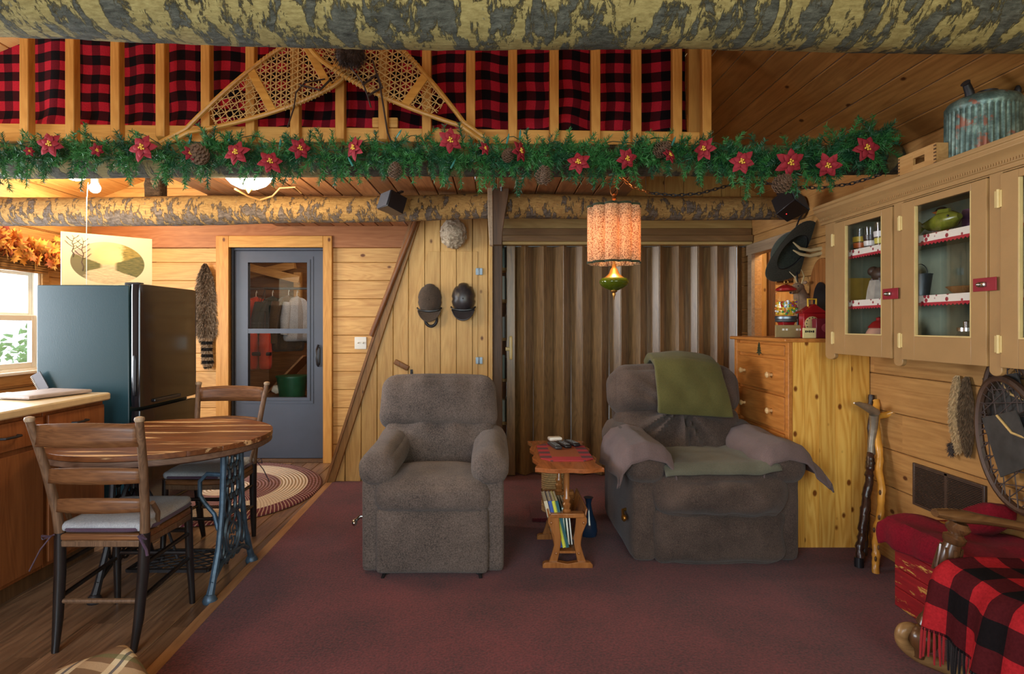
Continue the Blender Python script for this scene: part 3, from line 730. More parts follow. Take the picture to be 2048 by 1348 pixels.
#@@GARLAND
# ------------------------------------------------------------------ evergreen garland
YGA = 2.97
gl = thing('evergreen_garland', P(880, 320, YGA), 'artificial fir garland with red poinsettias along the loft log', 'garland')
GP = [(a, b-7) for a, b in [(-60, 318), (60, 322), (180, 318), (300, 322), (420, 318), (540, 322), (660, 316), (780, 322), (880, 318), (990, 330), (1100, 322), (1210, 325), (1320, 318), (1420, 320), (1500, 332), (1590, 335), (1660, 320), (1720, 300), (1752, 292)]]
def gpt(s):
    i = min(int(s*(len(GP)-1)), len(GP)-2); f = s*(len(GP)-1)-i
    return P(GP[i][0]*(1-f)+GP[i+1][0]*f, GP[i][1]*(1-f)+GP[i+1][1]*f, YGA)
def sprig(mb, p, d, L, nl=.038):
    d = V(d).normalized(); pts = []; q = V(p); dd = d.copy()
    n = int(L/.0048)
    side = d.cross(V((R.uniform(-1, 1), 1, R.uniform(-.3, .3)))).normalized()
    path = []
    for i in range(n):
        path.append(q.copy()); q = q+dd*L/n; dd = (dd+V((0, 0, -.018))).normalized()
        k = i/n; a = R.uniform(0, 2*PI)
        o = dd.cross(side).normalized(); rad = (side*math.cos(a)*1.25+o*math.sin(a)*.75)
        for j in range(3):
            a = R.uniform(0, 2*PI); rad = side*math.cos(a)*1.25+o*math.sin(a)*.8
            mb.blade(q, rad+dd*.75, nl*(1-.45*k)*R.uniform(.75, 1.15), .0034)
    mb.tube(path[::4]+[q], .0022, 4)
fo, fo2 = MB(), MB()
N = 820
for i in range(N):
    s = (i+R.random())/N; p = gpt(s)+V((R.gauss(0, .012), R.gauss(0, .02)-.01, R.gauss(0, .018)))
    up = R.random()
    if up > .86: d = (R.gauss(0, .6), -1, R.gauss(-.1, .5)); L = R.uniform(.07, .12)
    elif up < .32: d = (R.gauss(0, .55), R.uniform(-.75, -.1), R.uniform(.35, 1)); L = R.uniform(.08, .14)
    elif up < .58: d = (R.choice((-1, 1)), R.uniform(-.8, -.1), R.uniform(-.35, .4)); L = R.uniform(.08, .15)
    else: d = (R.gauss(0, .4), R.uniform(-.55, -.05), -1); L = R.uniform(.07, .175)
    sprig(fo if R.random() < .6 else fo2, p, d, L)
fo.build('foliage', m_needle, gl, recalc=False, smooth=False); fo2.build('foliage', m_needle2, gl, recalc=False, smooth=False)
mb = MB(); mb.tube([gpt(i/60)+V((0, .02, 0)) for i in range(61)], .008, 6); mb.build('garland_core', m_needle2, gl)
m_wire = flat('green_wire', C(24, 58, 40), .5)
mb = MB(); mb.tube([gpt(i/160)+V((0, -.03+.03*math.sin(i*.9), .055+.05*math.sin(i*.55)*math.cos(i*.23))) for i in range(160)], .0022, 5); mb.build('light_wire', m_wire, gl)
m_bulb = flat('teal_bulb', C(60, 130, 120), .15, 0, .1)
for px, py in ((458, 275), (380, 280), (702, 325), (823, 310), (796, 270), (1015, 280), (1040, 272), (1346, 285), (560, 290), (905, 330)):
    p = P(px, py, YGA-.06); M_ = rotm('Y', R.uniform(-.6, .6))
    MB().lathe([(.0045, -.02), (.0055, 0), (.005, .004), (.006, .012), (.0035, .026), (.0005, .034)], p, 8, M_).build('light_bulb', m_bulb, gl)
def petal(mb, c, ang, L, w, M, lift):
    pts = [(0, 0), (.25, .7), (.5, 1), (.78, .62), (1, 0)]
    rows = []
    for k, (a, b) in enumerate(pts):
        x = a*L; zz = lift*L*(a-a*a*.9)
        rows.append([V((x, -b*w/2, zz+.15*b*w)), V((x, 0, zz)), V((x, b*w/2, zz+.15*b*w))])
    Rz = rotm('Z', ang)
    vr = [[mb.bm.verts.new(c+M @ (Rz @ q)) for q in r] for r in rows]
    for i in range(4):
        for j in range(2): mb.face([vr[i][j], vr[i+1][j], vr[i+1][j+1], vr[i][j+1]])
for px, py, s, tl, tt in ((103, 290, 1., .1, 0), (193, 300, .55, .9, .3), (288, 297, 1.1, .0, 0), (378, 307, .6, 1, 0), (58, 302, .4, .9, .2), (475, 308, 1.05, -.1, -.2), (541, 326, 1, .3, -.2), (598, 298, .95, .7, 0), (712, 297, 1., -.7, 0), (900, 281, 1., .2, .2), (968, 297, .55, .8, 0), (1037, 303, .9, 1.0, 0), (1157, 328, 1., -.2, -.3), (1252, 317, .9, .3, .3), (1337, 312, .7, .6, -.3), (1411, 299, .95, -.9, 0), (1484, 325, 1., -.4, 0), (1578, 325, 1.15, 0, .3), (1657, 330, 1., -.6, .4), (1730, 298, 1.1, 0, 0)):
    c = P(px, py, YGA-.13); M_ = Euler((PI/2+tt, 0, 0)).to_matrix(); M_ = rotm('Z', tl*.9) @ M_
    mb = MB(); a0 = R.random()*2
    for k in range(6): petal(mb, c, a0+k*PI/3, .062*s*R.uniform(.9, 1.1), .036*s, M_, .35)
    for k in range(5): petal(mb, c+M_ @ V((0, 0, .006)), a0+.5+k*2*PI/5, .045*s, .028*s, M_, .6)
    f = mb.build('poinsettia', m_petal, gl, solid=.001, recalc=False)
    mb = MB()
    for k in range(7): q = M_ @ V((.009*s*math.cos(k*2.4)*math.sqrt(k/3), .009*s*math.sin(k*2.4)*math.sqrt(k/3), .02*s)); mb.ball(c+q, .0035*s+.001, 8, 5)
    mb.build('flower_centre', m_yellow, f)
def cone(c, L, r, M):
    mb = MB(); mb.ball(c, (r*.5, r*.5, L*.48), 10, 8, M=M)
    n = 70
    for i in range(n):
        k = i/n; z = (-.5+k)*L; rr = r*math.sin(PI*(.12+.82*k))**.8; a = i*2.4
        o = V((math.cos(a), math.sin(a), 0)); p = V((0, 0, z))+o*rr*.45; tp = V((0, 0, z-L*.04))+o*rr
        sd = V((-o.y, o.x, 0))*r*.24
        vs = [p-sd*.4, p+sd*.4, tp+sd, tp+o*r*.12+V((0, 0, L*.05)), tp-sd]
        up = [q+V((0, 0, L*.03)) for q in vs]
        A = [mb.bm.verts.new(c+M @ q) for q in vs]; B = [mb.bm.verts.new(c+M @ q) for q in up]
        mb.face(A[::-1]); mb.face(B)
        for j in range(5): mb.face([A[j], A[(j+1) % 5], B[(j+1) % 5], B[j]])
    mb.build('pine_cone', m_cone, gl)
for px, py, s, rx, ry in ((397, 308, 1.1, 1.2, .3), (1088, 350, .95, .2, .1), (1325, 298, .9, .5, .9), (1565, 366, 1., 1.0, .6), (790, 340, .8, .3, .2), (1016, 310, .7, .7, .3)):
    cone(P(px, py, YGA-.1), .095*s, .042*s, Euler((rx, ry, 0)).to_matrix())
#@@LAMPS
# ------------------------------------------------------------------ ceiling lamps, detector, speakers, bracket
m_domeglass = emit('lit_frosted_glass', C(255, 240, 214), 9.0)
c = V((PX(497, 3.5), 3.5, 2.225))
t = thing('ceiling_light', c, 'lit frosted glass dome light under the loft floor', 'ceiling light')
MB().lathe([(.14, 0), (.14, -.012), (.12, -.02)], c, 32).build('base_plate', m_brass, t)
MB().lathe([(.125, -.012), (.135, -.03), (.128, -.06), (.10, -.09), (.055, -.112), (.012, -.118)], c, 32).build('glass_dome', m_domeglass, t)
MB().lathe([(.02, -.116), (.024, -.12), (.014, -.128), (.008, -.138), (.001, -.145)], c, 16).build('finial', m_brass, t)
point('ceiling_light_glow', c+V((0, 0, -.2)), 24, (1, .80, .52), .12)
MB().tube([P(470, 378, 3.55), P(495, 392, 3.9), P(520, 400, 4.0), P(545, 392, 4.0), P(560, 376, 3.9), P(590, 374, 3.9), P(603, 386, 4.0)], .006, 6).build('power_cord', flat('tan_cord', C(196, 150, 92), .5), t)
c = P(190, 376, 3.7)
t = thing('bare_bulb_light', c+V((0, 0, .06)), 'glowing bare bulb with a pull string under the kitchen ceiling', 'light bulb')
MB().ball(c, .032, 16, 12).build('bulb', emit('lit_bulb', C(255, 236, 200), 60), t)
MB().cyl(c+V((0, 0, .03)), c+V((0, 0, .085)), .022).build('socket', m_white, t)
MB().tube([c+V((0, 0, .08)), c+V((0, 0, .72))], .005, 6).build('hanging_cord', m_white, t)
MB().tube([c+V((-.03, -.02, .03)), c+V((-.032, -.03, -.1)), c+V((-.032, -.03, -.62))], .002, 5).build('pull_string', m_white, t)
point('bulb_glow', c+V((0, -.06, -.05)), 13, (1, .78, .46), .04)
c = V((-3.45, 4.85, 2.58))
t = thing('ceiling_light', c, 'small lit glass light on the kitchen ceiling behind the garland', 'ceiling light')
MB().lathe([(.09, .04), (.09, .0), (.08, -.01)], c, 28).build('base_plate', m_brass, t)
MB().lathe([(.08, -.005), (.09, -.03), (.07, -.07), (.03, -.09), (.001, -.095)], c, 28).build('glass_dome', m_domeglass, t)
point('kitchen_ceiling_glow', c+V((.1, -.1, -.2)), 34, (1, .78, .48), .08)
c = V((PX(772, 3.45), 3.45, 2.225))
t = thing('smoke_detector', c, 'round white smoke detector behind the garland on the loft planks', 'smoke detector')
MB().lathe([(.062, 0), (.062, -.02), (.05, -.034), (.0, -.036)], c, 32).build('detector_body', m_white, t)
MB().lathe([(.03, -.035), (.028, -.04), (.0, -.041)], c, 24).build('detector_grille', m_black, t)
def speaker(c, rot, label, s=1.0):
    t = thing('speaker', c, label, 'speaker')
    w, d_, h = .16*s, .13*s, .115*s
    mb = MB(); mb.prism([(-w/2, -d_/2), (w/2, -d_/2), (w*.36, d_/2), (-w*.36, d_/2)], lambda u, v, q: V(c)+rot @ V((u, v, q)), -h/2, h/2); mb.build('cabinet', m_black, t, bevel=.004)
    mb = MB(); mb.box(V(c)+rot @ V((0, -d_/2-.004, 0)), (w*.94, .008, h*.92), rot); mb.build('grille', cloth('speaker_cloth', C(70, 72, 82), C(50, 52, 60)), t, bevel=.002)
    mb = MB(); mb.bar(V(c)+rot @ V((0, 0, h/2)), V(c)+rot @ V((0, .02, h/2+.03)), .02, .02); mb.bar(V(c)+rot @ V((-.05, .02, h/2+.03)), V(c)+rot @ V((.05, .02, h/2+.03)), .02, .012); mb.build('bracket', m_black, t)
    return t
speaker(P(786, 407, 3.97), Euler((-.30, 0, -.95)).to_matrix(), 'boxy black speaker on the log above the door wall')
t = speaker(P(1578, 410, 3.86), Euler((-.5, .32, 0.55)).to_matrix(), 'tilted black speaker under the right end of the garland', 1.1)
MB().ball(P(1573, 428, 3.76), .003, 8, 6).build('power_light', emit('red_led', C(255, 40, 40), 4), t)
MB().tube([P(1602, 405, 3.9), P(1612, 420, 3.95), P(1600, 435, 4.0), P(1592, 455, 4.05)], .005, 6).build('speaker_wire', m_black, t)
t = thing('beam_bracket', (0, 4.05, 1.86), 'dark plank bracket with a grey edge hanging under the log beside the closet', 'bracket')
Yb = 4.02
mb = MB(); pl = [(984, 370), (1019, 370), (1017, 392), (1010, 430), (1005, 465), (1004, 490), (985, 490)]
mb.prism([(P(a, b, Yb).x, P(a, b, Yb).z) for a, b in pl], XZ, Yb, Yb+.05); mb.build('plank', m_darkpost, t, bevel=.004)
mb = MB(); pl = [(975, 368), (985, 368), (986, 492), (979, 490), (976, 440)]
mb.prism([(P(a, b, Yb).x, P(a, b, Yb).z) for a, b in pl], XZ, Yb-.02, Yb+.06); mb.build('weathered_edge', m_greywood, t, bevel=.003)
mb = MB(); c = P(1003, 372, Yb-.03); mb.cyl(c+V((0, 0, .02)), c+V((0, 0, .012)), .028); mb.cyl(c+V((0, 0, .012)), c+V((0, 0, -.012)), .014, seg=6); mb.cyl(c+V((0, 0, -.012)), c+V((0, 0, -.035)), .007); mb.build('bolt', m_steel, t)

# ------------------------------------------------------------------ pendant lamp
YP = 3.4; LX = PX(1228, YP); zt, zb = PZ(412, YP), PZ(528, YP)
t = thing('pendant_lamp', (LX, YP, zt), 'lit pendant lamp with scalloped fabric shade and green glass bowl', 'lamp')
sh = NT('speckled_lit_shade'); co = sh.coord(); nz = sh.noise(co, 150, 2, .7)
col = sh.ramp(nz, [(.40, C(150, 88, 54)), (.53, C(248, 206, 158))])
sh.put(sh.b.inputs['Emission Color'], col); sh.b.inputs['Emission Strength'].default_value = .22
tr = sh.node('ShaderNodeBsdfTranslucent'); sh.put(tr.inputs[0], col)
mx = sh.node('ShaderNodeMixShader'); mx.inputs[0].default_value = .5
m_shade = sh.done(col, .9); sh.l.new(sh.b.outputs[0], mx.inputs[1]); sh.l.new(tr.outputs[0], mx.inputs[2]); sh.l.new(mx.outputs[0], sh.n['Material Output'].inputs[0])
def lobed(mb, r, z0, z1, amp=.27, seg=200, lobes=10):
    rings = []
    for z in (z0, (z0+z1)/2, z1):
        row = []
        for k in range(seg):
            a = 2*PI*k/seg; f = abs(math.cos(a*lobes/2))**.5; rr = r*(1-amp+amp*f)
            row.append(mb.bm.verts.new(V((LX+rr*math.cos(a), YP+rr*math.sin(a), z))))
        rings.append(row)
    for a, b in zip(rings, rings[1:]):
        for k in range(seg): mb.face([a[k], a[(k+1) % seg], b[(k+1) % seg], b[k]])
    return mb
RSH = .152
lobed(MB(), RSH, zb, zt).build('lamp_shade', m_shade, t, solid=.003)
m_braid = cloth('dark_braid', C(70, 74, 44), C(34, 34, 24), 400)
for z in (zb, zt-.012): lobed(MB(), RSH+.002, z, z+.012).build('shade_trim', m_braid, t, solid=.004)
MB().tube([(LX, YP, zt+.06), (LX, YP, zb-.02)], .006, 8).build('lamp_stem', m_brass, t)
mb = MB()
for k in range(3): a = k*2*PI/3; mb.tube([(LX, YP, zt-.02), (LX+RSH*.88*math.cos(a), YP+RSH*.88*math.sin(a), zt-.01)], .002, 5)
mb.build('shade_spider', m_brass, t)
MB().ball((LX, YP, (zt+zb)/2+.02), (.035, .035, .05), 16, 12).build('bulb', emit('lit_lamp_bulb', C(255, 222, 170), 12), t)
point('pendant_glow', (LX, YP-.0, (zt+zb)/2-.03), 14, (1, .76, .48), .035)
gz = PZ(535, YP)
MB().lathe([(.012, .02), (.012, 0), (.02, -.01), (.03, -.035), (.05, -.055), (.07, -.066)], (LX, YP, gz), 32).build('bowl_neck', m_brass, t)
gm = NT('green_glass'); m_gg = gm.done(C(96, 112, 22), .08, spec=.7); gm.b.inputs['Transmission Weight'].default_value = .55; gm.b.inputs['Emission Color'].default_value = C(120, 120, 20); 
MB().lathe([(.068, -.062), (.081, -.076), (.083, -.086), (.072, -.105), (.05, -.12), (.026, -.13), (.015, -.134)], (LX, YP, gz), 40, lobes=16, amp=.03).build('glass_bowl', m_gg, t)
MB().lathe([(.018, -.132), (.02, -.138), (.008, -.146), (.01, -.155), (.004, -.17), (.001, -.188)], (LX, YP, gz), 16).build('finial', m_brass, t)
def chain(pts, link=.034, r=.0028, name='chain', mat=None, par=None, wd=.45):
    mb = MB(); L = [0]; pts = [V(p) for p in pts]
    for a, b in zip(pts, pts[1:]): L.append(L[-1]+(b-a).length)
    n = int(L[-1]/(link*.72))
    def at(s):
        for i in range(len(L)-1):
            if s <= L[i+1]: return pts[i].lerp(pts[i+1], (s-L[i])/(L[i+1]-L[i]))
        return pts[-1]
    for i in range(n):
        c = at((i+.5)*L[-1]/n); d_ = (at(min(L[-1], (i+.6)*L[-1]/n))-at(max(0, (i+.4)*L[-1]/n))).normalized()
        sd = d_.cross(V((0, 1, .2)) if i % 2 else V((.2, .3, 1)) if abs(d_.z) < .8 else V((1, .2, 0))).normalized()
        mb.tube([c+d_*math.cos(q)*link/2+sd*math.sin(q)*link*wd/2 for q in [k*PI/4 for k in range(8)]], r, 5, closed=True)
    return mb.build(name, mat, par)
mb = MB(); c = V((LX, YP, zt+.075))
mb.tube([c+V((.02*math.cos(q), 0, .028*math.sin(q)+.012)) for q in [k*PI/8 for k in range(16)]], .004, 6, closed=True); mb.lathe([(.005, -.05), (.014, -.035), (.008, -.015), (.012, -.008), (.004, 0)], c, 16); mb.build('hanging_ring', m_copper, t)
chain([(LX, YP, zt+.12), (LX+.005, 3.38, 2.17)], .034, .0028, 'chain', m_copper, t)
sw = [P(1232, 345, 3.3), P(1262, 372, 3.35), P(1300, 386, 3.4), P(1350, 391, 3.4), P(1400, 387, 3.4), P(1450, 373, 3.4), P(1490, 362, 3.4), P(1530, 366, 3.4), P(1580, 374, 3.35), P(1640, 376, 3.3), P(1700, 368, 3.2), P(1760, 350, 3.1), P(1775, 310, 3.07)]
chain(sw[:3], .034, .0028, 'chain', m_copper, t)
chain(sw[2:], .034, .0028, 'chain', m_darkiron, t)
#@@STAIRWALL
# ------------------------------------------------------------------ things on the stair wall
p0 = P(742, 672, YS-.05); p1 = P(842, 415, YS-.05)
tag(MB().cyl(p0, p1, .021, seg=14).build('handrail_pole', wood('brown_pole', C(138, 88, 52), C(102, 62, 34), 'Z', rough=.35)), 'round brown wooden pole leaning along the stair trim', 'pole')
h = thing('hatch_door', P(905, 760, YS), 'closet hatch cut into the stair wall boards behind the tweed recliner', 'hatch')
mb = MB(); hp = [P(a, 0, YS).x for a in (806.5, 817, 849.5, 881, 913, 945, 956)]
dl = lambda x: PZ(657, YS)+(x-PX(806, YS))/(PX(856, YS)-PX(806, YS))*(PZ(503, YS)-PZ(657, YS))
zt = PZ(503, YS)
for a, b in zip(hp, hp[1:]):
    g = .002; za, zb_ = min(dl(a), zt), min(dl(b), zt); pl = [(a+g, .5), (b-g, .5), (b-g, zb_), (a+g, za)]
    if dl(a) < zt < dl(b): xm = PX(856, YS); pl = [(a+g, .5), (b-g, .5), (b-g, zt), (xm, zt), (a+g, za)]
    mb.prism(pl, XZ, YS-.008, YS-.0005)
mb.build('panel', m_pine_v, h, bevel=.002)
for py in (543, 721):
    c = P(957, py, YS-.012); mb = MB(); mb.box(c+V((.018, 0, 0)), (.03, .004, .055)); mb.box(c+V((-.012, 0, 0)), (.022, .004, .055)); mb.cyl(c+V((.004, -.004, -.03)), c+V((.004, -.004, .03)), .005, seg=8); mb.build('hinge', m_steel, h, bevel=.001)
c = P(803, 730, YS-.02); mb = MB(); mb.rbox(c, (.13, .018, .045), .008, 5, rot=rotm('Y', .48)); mb.build('turn_latch', m_trimwood, h)
mb = MB(); c = P(823, 745, YS-.015); mb.box(c, (.02, .006, .05)); mb.cyl(c, c+V((0, -.02, 0)), .008, seg=8); mb.build('hasp', m_darkiron, h)
# wasp nest
t_ = NT('papery_nest'); co = t_.coord(); wv = t_.noise(t_.vm('MULTIPLY', co, (30, 30, 50)), 1, 6, .7, 1.5); t_.bump(wv, .8, .01)
m_nest = t_.done(t_.ramp(wv, [(.3, C(128, 108, 88)), (.5, C(182, 164, 140)), (.7, C(214, 198, 172))]), .95)
mb = MB(); c = P(907, 467, YS-.09); mb.ball(c, (.105, .09, .122), 48, 36, .16, 4.5)
for i in range(60):
    d_ = V((R.gauss(0, 1), -abs(R.gauss(0, 1)), R.gauss(0, 1))).normalized(); q = c+V((d_.x*.1, d_.y*.088, d_.z*.115)); mb.blade(q, (d_.cross(V((R.gauss(0, 1), R.gauss(0, 1), R.gauss(0, 1)))).normalized()+d_*.25), .035, .03, d_)
tag(mb.build('wasp_nest', m_nest), 'grey paper wasp nest hanging on the stair wall boards', 'wasp nest')
def cap(px, py, c1, label, s=1.0, turn=0.0, satin=False):
    Y = YS-.012; c = P(px, py, Y)
    t = thing('cap', c, label, 'cap')
    m = flat('dark_satin', C(*c1), .35, 0, .25, 25) if satin else cloth('waxed_cap_cloth', C(*c1), C(*[int(x*.72) for x in c1]), 120)
    mb = MB(); n1, n2 = 36, 16
    def fn(u, v):
        a = 2*PI*u; k = v*PI/2
        rx, rz = .098*s, .135*s*(1.0 if math.sin(a) > 0 else .88)
        seam = 1-(.09 if satin else .05)*math.exp(-((math.sin(3*a))/.16)**2)*math.cos(k)**.5
        return c+V((rx*math.cos(a)*math.cos(k)**.85*seam, -.105*s*math.sin(k)**.9-.002, rz*math.sin(a)*math.cos(k)**.85*seam+.02))
    mb.grid(fn, n1, n2); bmesh.ops.remove_doubles(mb.bm, verts=mb.bm.verts[:], dist=1e-5)
    mb.build('crown', m, t)
    mb = MB()
    def br(u, v):
        a = -PI*(.04+.92*u); r = .6+.4*v
        return c+V((.095*s*math.cos(a)*(1 if v < .5 else 1-.1*(v-.5)), -.05-.03*math.sin(-a)*v-.012*v, -.055*s+(.105*s*v)*math.sin(a)*1.0-.012*(1-v)))
    mb.grid(br, 20, 8); mb.build('brim', m, t, solid=.006)
    MB().tube([c+V((.098*s*math.cos(a), -.045-.028*math.sin(-a), -.045*s+.028*s*math.sin(a))) for a in [-PI*k/14 for k in range(15)]], .007, 6).build('band', m_black, t)
    MB().ball(c+V((0, -.107*s, .02)), .006, 8, 6).build('button', m, t)
    return t
cap(860, 605, (92, 78, 68), 'brown cap with its brim down hung above the horseshoe')
cap(927, 603, (52, 48, 50), 'black satin cap hung beside the brown cap', 1.0, 0, True)
c = P(862, 634, YS-.02)
t = tag(MB().tube([c+V((.048*math.sin(a), 0, -.045*math.cos(a)*1.25-.02)) for a in [-2.6+5.2*k/20 for k in range(21)]], [.009+.003*math.sin(PI*k/20) for k in range(21)], 8, flatk=.6, up=(0, 1, 0)).build('horseshoe', m_darkiron), 'iron horseshoe showing below the brown cap', 'horseshoe')
# light switch
t = thing('light_switch', P(721, 686, YB-.004), 'cream double light switch on the boards right of the storm door', 'switch')
MB().rbox(P(721, 686, YB-.007), (.112, .01, .115), .004, 4).build('switch_plate', m_white, t)
for dx in (-.023, .023): MB().bar(P(721, 686, YB-.012)+V((dx, 0, 0)), P(721, 686, YB-.03)+V((dx, 0, .006)), .01, .012).build('toggle', m_white, t)
# pelt on the door wall
t_ = NT('raccoon_fur'); s_ = t_.sep(t_.coord()); nz = t_.noise(t_.coord(), 60, 3)
band = t_.ma('GREATER_THAN', t_.ma('SINE', t_.ma('MULTIPLY', s_[2], 105.0)), .0)
tail = t_.ma('LESS_THAN', s_[2], .30)
bc = t_.ramp(t_.ma('ADD', nz, t_.ma('MULTIPLY', t_.ma('ABSOLUTE', s_[0]), 2.0)), [(.35, C(58, 42, 30)), (.55, C(98, 80, 62)), (.75, C(140, 124, 106))])
tc_ = t_.mix(band, C(150, 128, 104), C(30, 24, 22)); m_rac = t_.done(t_.mix(tail, bc, tc_), .9)
mb = MB(); Y = YB-.04; top, bot = PZ(527, Y), PZ(733, Y); xc = PX(411, Y)
def pw(k):
    pts = [(0, .012), (.05, .035), (.12, .07), (.3, .095), (.55, .108), (.68, .098), (.74, .06), (.78, .042), (.95, .05), (1, .02)]
    for (a, b), (c_, d_) in zip(pts, pts[1:]):
        if k <= c_: return b+(d_-b)*(k-a)/(c_-a)
    return .02
def pc(k): return xc+.045*max(0, k-.5)*1.3
def pel(u, v): return V((pc(v)+(2*u-1)*pw(v), Y-.025*(1-(2*u-1)**2), top+(bot-top)*v))
mb.grid(pel, 12, 40)
for i in range(5200):
    u, v = R.random(), R.random()**.9; mb.blade(pel(u, v), V(((2*u-1)*.7, -.45, -1))+V((R.gauss(0, .22), R.gauss(0, .15), R.gauss(0, .15))), .035, .004)
tag(mb.build('raccoon_pelt', m_rac, recalc=False), 'raccoon pelt with a ringed tail hanging left of the storm door', 'pelt')
#@@KITCHEN
# ------------------------------------------------------------------ fridge and what is on it
fx0, fx1, fy0, fy1, fz = -2.72, -2.17, 3.5, 4.16, 1.546
t = thing('refrigerator', ((fx0+fx1)/2, (fy0+fy1)/2, 0), 'black refrigerator at the end of the kitchen counter', 'refrigerator')
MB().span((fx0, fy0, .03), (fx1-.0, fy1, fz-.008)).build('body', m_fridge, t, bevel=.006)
dz = .80
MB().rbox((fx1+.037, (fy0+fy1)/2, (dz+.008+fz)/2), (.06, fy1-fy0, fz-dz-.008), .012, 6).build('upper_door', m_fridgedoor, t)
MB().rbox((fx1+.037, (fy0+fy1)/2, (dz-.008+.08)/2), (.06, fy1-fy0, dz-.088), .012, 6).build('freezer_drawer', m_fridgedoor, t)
MB().span((fx0+.02, fy0+.01, 0), (fx1-.02, fy1-.01, .035)).build('plinth', m_black, t)
MB().rbox((fx1+.035, fy0-.004, 1.0), (.022, .014, .24), .006, 4).build('door_grip', m_black, t)
MB().rbox((fx1+.072, fy0+.28, dz+.035), (.018, .3, .022), .007, 4).build('handle', m_black, t)
MB().rbox((fx1+.0, fy0+.05, fz), (.09, .05, .02), .006, 4).build('hinge_cover', m_black, t)
for a, b in ((fx0+.06, fy0+.06), (fx0+.06, fy1-.06)): MB().cyl((a, b, 0), (a, b, .035), .02).build('foot', m_black, t)
# oval landscape painting leaning on the wall corner
pa, pb = V((-2.735, 3.72, fz)), V((-2.36, 4.06, fz)); pd = (pb-pa); PL = pd.length; pd.normalize(); pn = V((pd.y, -pd.x, 0)); PHt = .345
t = thing('painting', (pa+pb)/2, 'oval landscape painting on a cream canvas on top of the refrigerator', 'painting')
t_ = NT('painted_canvas'); uv = t_.coord('UV'); s_ = t_.sep(uv)
ux, uz = t_.ma('SUBTRACT', s_[0], .5), t_.ma('SUBTRACT', s_[1], .47)
el = t_.ma('ADD', t_.ma('POWER', t_.ma('DIVIDE', ux, .41), 2.0), t_.ma('POWER', t_.ma('DIVIDE', uz, .40), 2.0))
n1 = t_.noise(t_.vm('MULTIPLY', uv, (7, 12, 1)), 1, 6, .65, .4); n2 = t_.noise(t_.vm('MULTIPLY', uv, (14, 50, 1)), 1, 4, .6)
sun = t_.ma('SQRT', t_.ma('ADD', t_.ma('POWER', t_.ma('SUBTRACT', ux, .08), 2.0), t_.ma('POWER', t_.ma('SUBTRACT', uz, .12), 2.0)))
sky = t_.ramp(t_.ma('ADD', sun, t_.ma('MULTIPLY', n1, .15)), [(.10, C(250, 226, 150)), (.3, C(238, 196, 132)), (.5, C(200, 168, 150))])
trees = t_.step(t_.ma('ADD', t_.ma('MULTIPLY', t_.ma('SUBTRACT', ux, .06), 1.6), t_.ma('MULTIPLY', n1, .35)), .28, .36)
col = t_.mix(trees, sky, t_.ramp(n2, [(.3, C(120, 104, 48)), (.7, C(196, 160, 72))]))
bank = t_.ma('ADD', t_.ma('MULTIPLY', t_.ma('ABSOLUTE', t_.ma('ADD', ux, .03)), .55), t_.ma('MULTIPLY', n1, .08))
inb = t_.ma('MULTIPLY', t_.step(t_.ma('SUBTRACT', bank, t_.ma('ABSOLUTE', t_.ma('ADD', uz, .06))), .02, .04), t_.step(t_.ma('ABSOLUTE', ux), .06, .1))
water = t_.ramp(n2, [(.3, C(206, 170, 128)), (.7, C(244, 214, 164))])
col = t_.mix(t_.step(uz, -.02, -.05), col, water)
col = t_.mix(inb, col, t_.ramp(n2, [(.3, C(84, 84, 44)), (.7, C(140, 124, 66))]))
left = t_.step(t_.ma('ADD', t_.ma('MULTIPLY', ux, -1.2), t_.ma('MULTIPLY', n1, .3)), .40, .50)
col = t_.mix(t_.ma('MULTIPLY', left, t_.step(uz, .16, .0)), col, C(128, 112, 74))
col = t_.mix(t_.step(el, .98, 1.01), col, C(240, 222, 176))
m_canvas = t_.done(col, .6)
fnp = lambda u, v, w: pa+pd*(u*PL)+V((0, 0, v*PHt))+pn*(w-v*.0)
mb = MB(); mb.grid(lambda u, v: fnp(u, v, .0), 2, 2, 1, 1); mb.build('canvas_face', m_canvas, t)
mb = MB(); mb.prism([(0, 0), (1, 0), (1, 1), (0, 1)], fnp, -.022, -.001); mb.build('canvas_edge', flat('cream_canvas', C(236, 220, 178), .7), t)
mb = MB()
for base, h, br in (((.22, .30), .62, 7), ((.12, .55), .40, 5)):
    pts = [fnp(base[0]+.012*math.sin(k*2.1), base[1]+h*k/8, .001) for k in range(9)]; mb.tube(pts, [.0042*(1-k/10) for k in range(9)], 5)
    for b in range(br):
        k = .35+.6*b/br; s = (-1) ** b; q = (base[0], base[1]+h*k); L = .11*(1.1-k*.6)
        tw = [fnp(q[0]+s*L*j/4, q[1]+L*1.1*(j/4)**1.3, .001) for j in range(5)]; mb.tube(tw, [.002*(1-j/6) for j in range(5)], 4)
        tw = [fnp(q[0]+s*L*(.5+.4*j/3), q[1]+L*(.45+.75*j/3), .001) for j in range(4)]; mb.tube(tw, .0009, 4)
mb.build('painted_tree', flat('brown_paint', C(96, 72, 50), .7), t)
